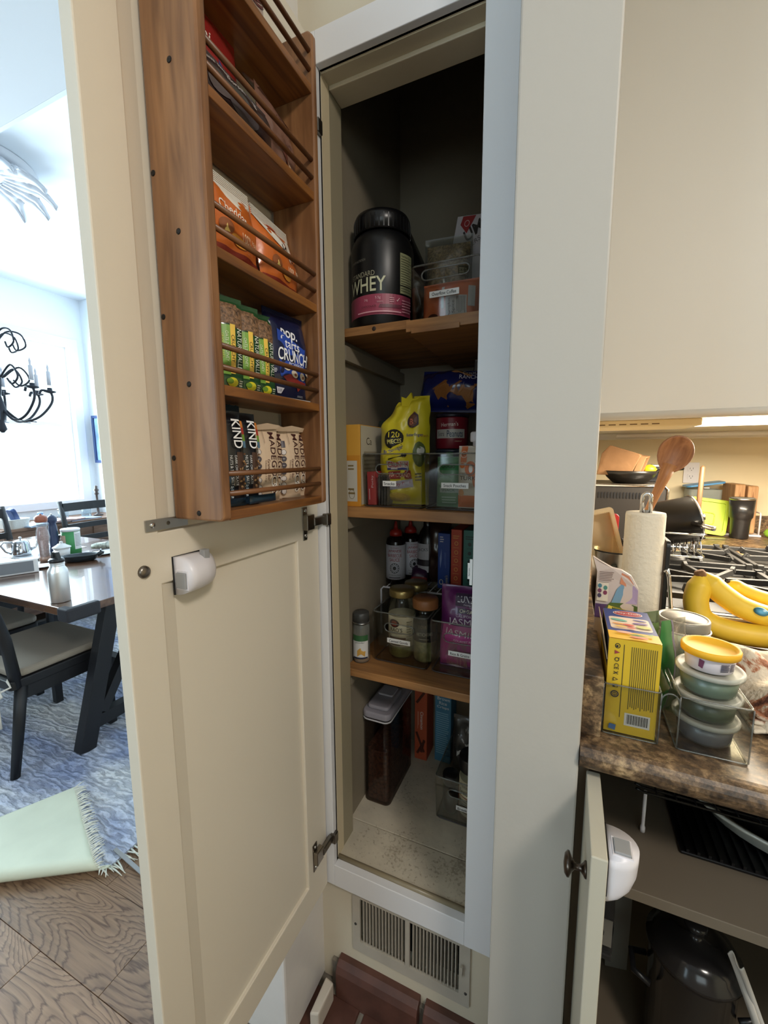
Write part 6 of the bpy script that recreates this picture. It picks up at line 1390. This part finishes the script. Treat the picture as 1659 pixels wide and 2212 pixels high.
# table
t = thing('dining_table', 'long dark wood dining table with trestle legs', 'table', (-2.78, .67, .010))
obj('tabletop', B().box(-.99, .99, -.50, .50, .716, .75), TABLEW, t, .003)
def trestle(x):
    for s_ in (-1, 1):
        obj('leg', B().beam((x, s_*-.385, .0), (x, s_*-.19, .716), .07, .055, up=(1, 0, 0)), DKWOOD, t, .002)
    obj('brace', B().box(x-.025, x+.025, -.34, .34, .085, .145), DKWOOD, t, .002); obj('brace', B().beam((x, -.30, .15), (x, .0, .62), .045, .05, up=(1, 0, 0)), DKWOOD, t, .002); obj('brace', B().box(x-.03, x+.03, -.26, .26, .66, .716), DKWOOD, t, .002)
trestle(.78); trestle(-.78)
obj('stretcher', B().box(-.74, .74, -.025, .025, .17, .23), DKWOOD, t, .002)
t = thing('corner_guard', 'black foam guard pushed onto the near corner of the dining table', 'corner guard', (-1.79, .17, .726))
obj('foam', B().prism([(-.055, -.016), (.016, -.016), (.016, .115), (-.018, .115), (-.018, .018), (-.055, .018)], -.014, .042), mat('black_foam', (34, 34, 40), .7, bump=.2, scale=200), t, .008, 3)

TZ = .7605
BST = mat('bottle_steel', (232, 232, 230), .36, .85)
t = thing('water_bottle', 'brushed steel water bottle with a black loop cap on the dining table', 'bottle', (-1.942, .225, TZ))
obj('bottle_body', B().lathe([(.034, 0), (.036, .003), (.036, .125), (.034, .137), (.026, .150), (.0255, .17)], 32), BST, t)
for z in (.155, .162, .168): obj('neck_ring', B().tube([(.0262*cos(a), .0262*sin(a), z) for a in (2*pi*i/28 for i in range(28))], .0012, 5, closed=True), STEEL, t)
obj('cap', B().lathe([(.028, .170), (.028, .178), (.024, .184), (0, .184)], 24).plate([(-.026, .180), (.026, .180), (.014, .206), (.012, .212), (-.012, .212), (-.014, .206)], [[(-.009, .187), (.009, .187), (.008, .203), (-.008, .203)]], -.007, .007, fn=lambda x, z, y: (x, y, z)), BLACKP, t)
t = thing('teapot', 'polished silver teapot with an angular handle on the dining table', 'teapot', (-3.08, .63, TZ))
SV = mat('silver', (190, 192, 196), .12, 1.)
obj('pot_body', B().lathe([(.040, 0), (.048, .004), (.050, .02), (.044, .07), (.038, .092), (.036, .094), (.02, .100), (.006, .102)], 10), SV, t)
obj('lid_knob', B().lathe([(.004, .100), (.004, .108), (.009, .112), (.006, .118), (0, .119)], 12), SV, t)
obj('spout', B().tube([(.02, .036, .035), (.03, .062, .045), (.033, .072, .075), (.036, .080, .104)], [.012, .009, .007, .005], 8), SV, t)
obj('handle', B().tube([(-.018, -.034, .088), (-.03, -.072, .094), (-.036, -.085, .074), (-.03, -.066, .035), (-.02, -.04, .014)], .006, 8), SV, t)
t = thing('salt_mill', 'tall clear salt mill with a wooden top filled with pink salt', 'mill', (-2.785, .605, TZ))
obj('mill_body', B().lathe([(.030, 0), (.031, .02), (.027, .03), (.030, .04), (.026, .06), (.029, .10), (.034, .14), (.030, .175), (.024, .20), (.029, .21), (.024, .222), (.028, .232)], 28), clear('acrylic', (230, 232, 236), .3, .05, .12), t)
obj('salt', B().lathe([(.022, .03), (.024, .10), (.028, .14), (.024, .175), (.019, .20), (0, .205)], 20), mat('pink_salt', (204, 160, 150), .7, var=.25, scale=120), t)
obj('mill_base', B().lathe([(.026, .002), (.026, .028), (0, .029)], 20), mat('mill_foot', (196, 130, 90), .5), t)
obj('wooden_top', B().lathe([(.028, .232), (.032, .244), (.030, .262), (.018, .272), (.006, .274), (.006, .280), (0, .281)], 24), mat('mill_wood', (150, 84, 62), .4), t)
t = thing('salt_mill', 'dark pepper mill standing behind the clear salt mill', 'mill', (-2.90, .72, TZ))
obj('mill_body', B().lathe([(.028, 0), (.026, .03), (.022, .06), (.026, .12), (.022, .18), (.018, .20), (.026, .215), (.026, .235), (.012, .25), (0, .252)], 24), mat('navy_mill', (40, 54, 84), .35), t); obj('mill_knob', B().sphere((0, 0, .256), .006, None, 6), STEEL, t)
t = thing('canister', 'green and white paper canister on the dining table', 'canister', (-2.87, .80, TZ))
obj('canister_body', B().lathe([(.048, 0), (.050, .002), (.050, .145)], 32), mat('canister_green', (70, 150, 90), .5), t); obj('lid', B().lathe([(.051, .143), (.052, .155), (.048, .158), (0, .156)], 32), WHITEP, t)
P = Print(cylsurf(.05, (0, 0, 0), 1.0), .008); P.rect(.02, .03, .07, .14, (226, 228, 226)); P.lines(.024, .05, .066, .13, 9, (150, 150, 150)); P.rect(-.065, .0, -.025, .12, (196, 170, 150)); P.done('canister_print', t)
t = thing('sugar_bowl', 'small white lidded bowl in front of the green canister', 'bowl', (-2.80, .705, TZ))
obj('bowl_body', B().lathe([(.03, 0), (.038, .006), (.042, .06)], 28), mat('white_china', (226, 226, 226), .25, coat=.4), t); obj('lid', B().lathe([(.048, .060), (.046, .066), (.024, .078), (.02, .084), (.006, .086), (.010, .096), (0, .1)], 28), MATS['white_china'], t)
t = thing('spice_jar', 'small pale jar with a round knob lid behind the white bowl', 'jar', (-2.90, .76, TZ)); t['label'] = 'small pale jar with a knobbed lid between bowl and green canister'
obj('jar_body', B().lathe([(.026, 0), (.028, .004), (.028, .08), (.02, .09)], 24), mat('pale_jar', (190, 176, 160), .4), t); obj('lid', B().lathe([(.021, .09), (.021, .1), (.012, .108), (.015, .12), (0, .126)], 20), STEEL, t)
t = thing('serving_dish', 'dark bull shaped serving dish on the dining table', 'dish', (-2.60, .69, TZ), .95)
DD = mat('dark_glaze', (36, 46, 52), .25, coat=.4)
obj('dish_body', B().lathe([(.05, 0), (.062, .004), (.078, .035), (.080, .038), (.074, .034), (.058, .008), (0, .007)], 32, sx=1.25, sy=.7), DD, t)
obj('head', B().tube([(.085, 0, .026), (.105, 0, .04), (.118, 0, .036)], [.016, .013, .008], 8).tube([(.102, -.022, .056), (.102, 0, .046), (.102, .022, .056)], .004, 6), DD, t)
t = thing('smart_display', 'white box with a grey screen front near the left edge of the table', 'display', (-2.62, .42, TZ), 1.15)
obj('case', B().prism([(-.04, 0), (.05, 0), (.035, .072), (-.02, .072)], -.15, .06, fn=lambda y, z, x: (x, -y, z)), mat('white_case', (226, 226, 226), .4), t, .006); obj('screen', B().prism([(-.0512, .010), (-.0402, .064), (-.0392, .064), (-.0502, .010)], -.14, .04, fn=lambda y, z, x: (x, y+.0005, z)), mat('grey_screen', (110, 116, 124), .3), t)
for i, (x, y, r, lb) in enumerate(((-2.64, .52, .05, 'small pale saucer in front of the salt mill'), (-2.66, .86, .07, 'round white plate right of the dark serving dish'))):
    t = thing('plate', lb, 'plate', (x, y, TZ)); obj('plate', B().lathe([(r*.6, 0), (r, .010), (r*1.02, .011), (r*.62, .004), (0, .004)], 32), MATS['white_china'], t)
t = thing('cloth_napkin', 'rolled patterned cloth at the right side of the dining table', 'napkin', (-2.76, .96, TZ+.022), .6)
b = B(); b.tube([(-.10, 0, 0), (-.06, .004, .003), (0, 0, .006), (.06, -.004, .003), (.10, 0, 0)], [.014, .022, .025, .023, .016], 12); obj('roll', b, mat('leaf_cloth', (176, 178, 168), .8, var=.7, scale=50), t)
t = thing('placemat', 'pale paper with print lying under the teapot', 'paper', (-3.14, .72, TZ), .2); obj('sheet', B().box(-.26, .20, -.16, .20, 0, .0012), mat('print_paper', (206, 208, 212), .6, var=.3, scale=16), t)
t = thing('notebook', 'dark flat tablet lying beside the teapot on the dining table', 'tablet', (-2.93, .56, TZ), .7); obj('cover', B().box(-.10, .09, -.02, .02, 0, .010), BLACKP, t, .002)

# sideboard with clutter
t = thing('sideboard', 'brown wooden sideboard under the dining room window', 'sideboard', (-4.24, 1.46, .0))
SW = wood('sideboard_wood', (104, 76, 60), (142, 110, 88), 'Y', 1., .45)
obj('top', B().box(-.24, .24, -.52, .52, .775, .80), SW, t, .003); obj('case', B().box(-.22, .22, -.50, .50, .06, .775), SW, t, .003)
for i in range(3):
    d = obj('drawer', B().box(.22, .228, -.47+.32*i, -.47+.32*i+.30, .60, .75), SW, t, .002); obj('knob', B().sphere((.236, -.32+.32*i, .675), .010, None, 6), STEEL, d)
    obj('door', B().box(.22, .228, -.47+.32*i, -.47+.32*i+.30, .10, .58), SW, t, .002)
for x in (-.18, .18):
    for y in (-.45, .45): obj('foot', B().box(x-.02, x+.02, y-.02, y+.02, 0, .06), SW, t)
SBZ = .8005
t = thing('basket', 'white woven basket at the left end of the sideboard', 'basket', (-4.10, 1.06, SBZ), .2)
obj('basket_body', B().plate(rrect(-.10, .10, -.08, .08, .03), [rrect(-.09, .09, -.07, .07, .026)], 0, .075, fn=lambda x, y, z: (x*(.85+2*z), y*(.85+2*z), z)).box(-.07, .07, -.05, .05, 0, .006), mat('white_wicker', (214, 212, 206), .7, bump=.8, scale=90), t)
t = thing('blue_case', 'dark blue case leaning out of the white basket', 'case', (-4.09, 1.09, SBZ+.03), .3, None, .5, .2); t.name = 'glasses_case'
obj('case', B().prism(rrect(-.03, .03, 0, .15, .02), -.018, .018, fn=lambda x, z, y: (x, y, z)), mat('navy_case', (36, 60, 110), .4), t, .006)
t = thing('pill_bottle', 'small clear bottle with a blue cap on the sideboard', 'bottle', (-4.12, 1.27, SBZ)); obj('bottle', B().lathe([(.022, 0), (.024, .003), (.024, .07), (.016, .08)], 20), clear('mist_plastic', (214, 226, 236), .3, .1, .3), t); obj('cap', B().lathe([(.02, .08), (.02, .1), (0, .101)], 18), mat('sky_cap', (110, 150, 190), .4), t)
for i, (x, y, a, dz, c, lb) in enumerate(((-4.10, 1.22, .3, 0, (170, 186, 206), 'pale blue papers beside the basket'), (-4.14, 1.38, -.2, 0, (206, 206, 212), 'white magazine in the middle of the sideboard'), (-4.10, 1.42, .15, .012, (196, 160, 156), 'pinkish magazine on top of the white one'), (-4.12, 1.58, .1, 0, (150, 160, 180), 'grey blue folder near the ladder back chair'))):
    t = thing('magazine', lb, 'magazine', (x, y, SBZ+dz), a); obj('pages', B().grid(lambda u, v: V((-.10+.20*u, -.14+.28*v, .010+.006*sin(v*5))), 4, 10), mat('paper_%d' % i, c, .6), t); obj('cover', B().box(-.10, .10, -.14, .14, 0, .008), mat('paper_%d' % i, None), t)
t = thing('candlestick', 'dark turned candlestick standing on the sideboard', 'candlestick', (-4.20, 1.80, SBZ)); obj('stem', B().lathe([(.04, 0), (.04, .01), (.014, .02), (.010, .10), (.02, .12), (.010, .14), (.010, .20), (.022, .215), (.012, .23), (.024, .25), (.012, .265), (.014, .285), (0, .295)], 16), mat('dark_turned_wood', (70, 56, 52), .45), t)
for i, (y, h, lb) in enumerate(((1.50, .085, 'clear glass jar on the sideboard behind the chair slats'), (1.70, .095, 'second clear glass jar on the sideboard, further right'))):
    t = thing('glass_jar', lb, 'jar', (-4.22, y, SBZ)); obj('glass', B().lathe([(.034, 0), (.04, .004), (.04, h)], 24), clear('jar_glass_%d' % i, (216, 228, 236), .3, .05, .15), t); obj('lid', B().lathe([(.041, h), (.041, h+.012), (0, h+.013)], 24), STEEL, t)
# picture frame
t = thing('picture_frame', 'dark blue framed picture on the dining room side wall', 'picture', (-4.30, 1.988, 1.545))
obj('frame', B().plate([(-.14, -.235), (.14, -.235), (.14, .235), (-.14, .235)], [[(-.115, -.21), (.115, -.21), (.115, .21), (-.115, .21)]], -.025, 0, fn=lambda x, z, y: (x, y, z)), mat('navy_frame', (44, 66, 112), .4), t, .002)
obj('picture', B().box(-.116, .116, -.012, -.001, -.211, .211), mat('picture_art', (120, 150, 190), .5, var=.5, scale=8), t)
t = thing('thermostat', 'round white dial on the dining room side wall', 'thermostat', (-4.02, 1.988, 1.98)); obj('dial', B().lathe([(.045, 0), (.045, .014), (.04, .02), (0, .021)], 28), WHITEP, t).matrix_local = Matrix.Rotation(rad(90), 4, 'X'); obj('dial_ring', B().tube([(.046*cos(a), -.012, .046*sin(a)) for a in (2*pi*i/28 for i in range(28))], .003, 6, closed=True), GREYP, t)

# ceiling medallion and chandelier
t = thing('ceiling_medallion', 'white leafy plaster medallion on the dining room ceiling', 'medallion', (-2.88, .55, 2.888))
MP = mat('plaster', (214, 216, 222), .6)
obj('disc', B().lathe([(.24, 0), (.25, -.012), (.20, -.03), (.12, -.05), (.05, -.07), (0, -.072)], 40), MP, t)
me = None
for i in range(12):
    a = 2*pi*i/12
    if me is None:
        def leaf(u, v):
            w = .065*sin(pi*min(1, .12+v*.88))*(1+.18*sin(v*22)); x = .10+.22*v
            return V((x, (u-.5)*2*w, -.055-.030*v+.02*(2*u-1)**2-.05*max(0, v-.6)**2*6+.006*sin(u*18)))
        o = obj('leaf', B().grid(leaf, 12, 16), MP, t); md = o.modifiers.new('thickness', 'SOLIDIFY'); md.thickness = .010; me = o.data
    else:
        o = bpy.data.objects.new('leaf', me); COL.objects.link(o); o.parent = t; md = o.modifiers.new('thickness', 'SOLIDIFY'); md.thickness = .010
    o.rotation_euler.z = a
t = thing('chandelier', 'black wrought iron chandelier with scrolled arms and candle cups', 'chandelier', (-2.88, .52, 1.70))
IR = mat('wrought_iron', (44, 48, 58), .5, .3)
obj('column', B().lathe([(.006, -.20), (.022, -.18), (.012, -.14), (.030, -.08), (.012, .0), (.020, .06), (.010, .12), (.016, .26), (.005, .30), (.005, 1.15)], 14), IR, t)
armm = cupm = canm = None
for i in range(8):
    a = 2*pi*i/8+.25
    if armm is None:
        ar = obj('arm', B().tube(smooth_path([(.01, 0, -.06), (.08, 0, -.13), (.16, 0, -.11), (.225, 0, -.03), (.23, 0, .03), (.19, 0, .045), (.175, 0, .02)], 6), .0065, 7), IR, t); armm = ar.data
        s1 = obj('scroll', B().tube(smooth_path([(.01, 0, .26), (.06, 0, .34), (.12, 0, .34), (.14, 0, .28), (.10, 0, .25), (.085, 0, .28)], 6), .0045, 6), IR, ar); s1m = s1.data
        s2_ = obj('scroll', B().tube(smooth_path([(.03, 0, .10), (.10, 0, .16), (.14, 0, .10), (.10, 0, .06), (.07, 0, .09)], 6), .005, 6), IR, ar); s2m = s2_.data
        cu = obj('candle_cup', B().lathe([(.008, .0), (.028, .006), (.03, .012), (.012, .016), (.012, .03)], 14, (.225, 0, .03)), IR, ar); cupm = cu.data
        cn = obj('candle', B().lathe([(.010, .045), (.010, .12), (.004, .125), (.006, .145), (0, .165)], 12, (.225, 0, .03)), mat('candle_wax', (200, 204, 214), .5), ar); canm = cn.data
        lf = obj('iron_leaf', B().prism([(0, 0), (.02, .012), (.05, .016), (.03, 0), (.05, -.016), (.02, -.012)], -.002, .002, fn=lambda x, y, z: (.10+x, y, -.135+z)), IR, ar); lfm = lf.data
    else:
        ar = bpy.data.objects.new('arm', armm); COL.objects.link(ar); ar.parent = t
        for nm, mm in (('scroll', s1m), ('scroll', s2m), ('candle_cup', cupm), ('candle', canm), ('iron_leaf', lfm)): c = bpy.data.objects.new(nm, mm); COL.objects.link(c); c.parent = ar
    ar.rotation_euler.z = a
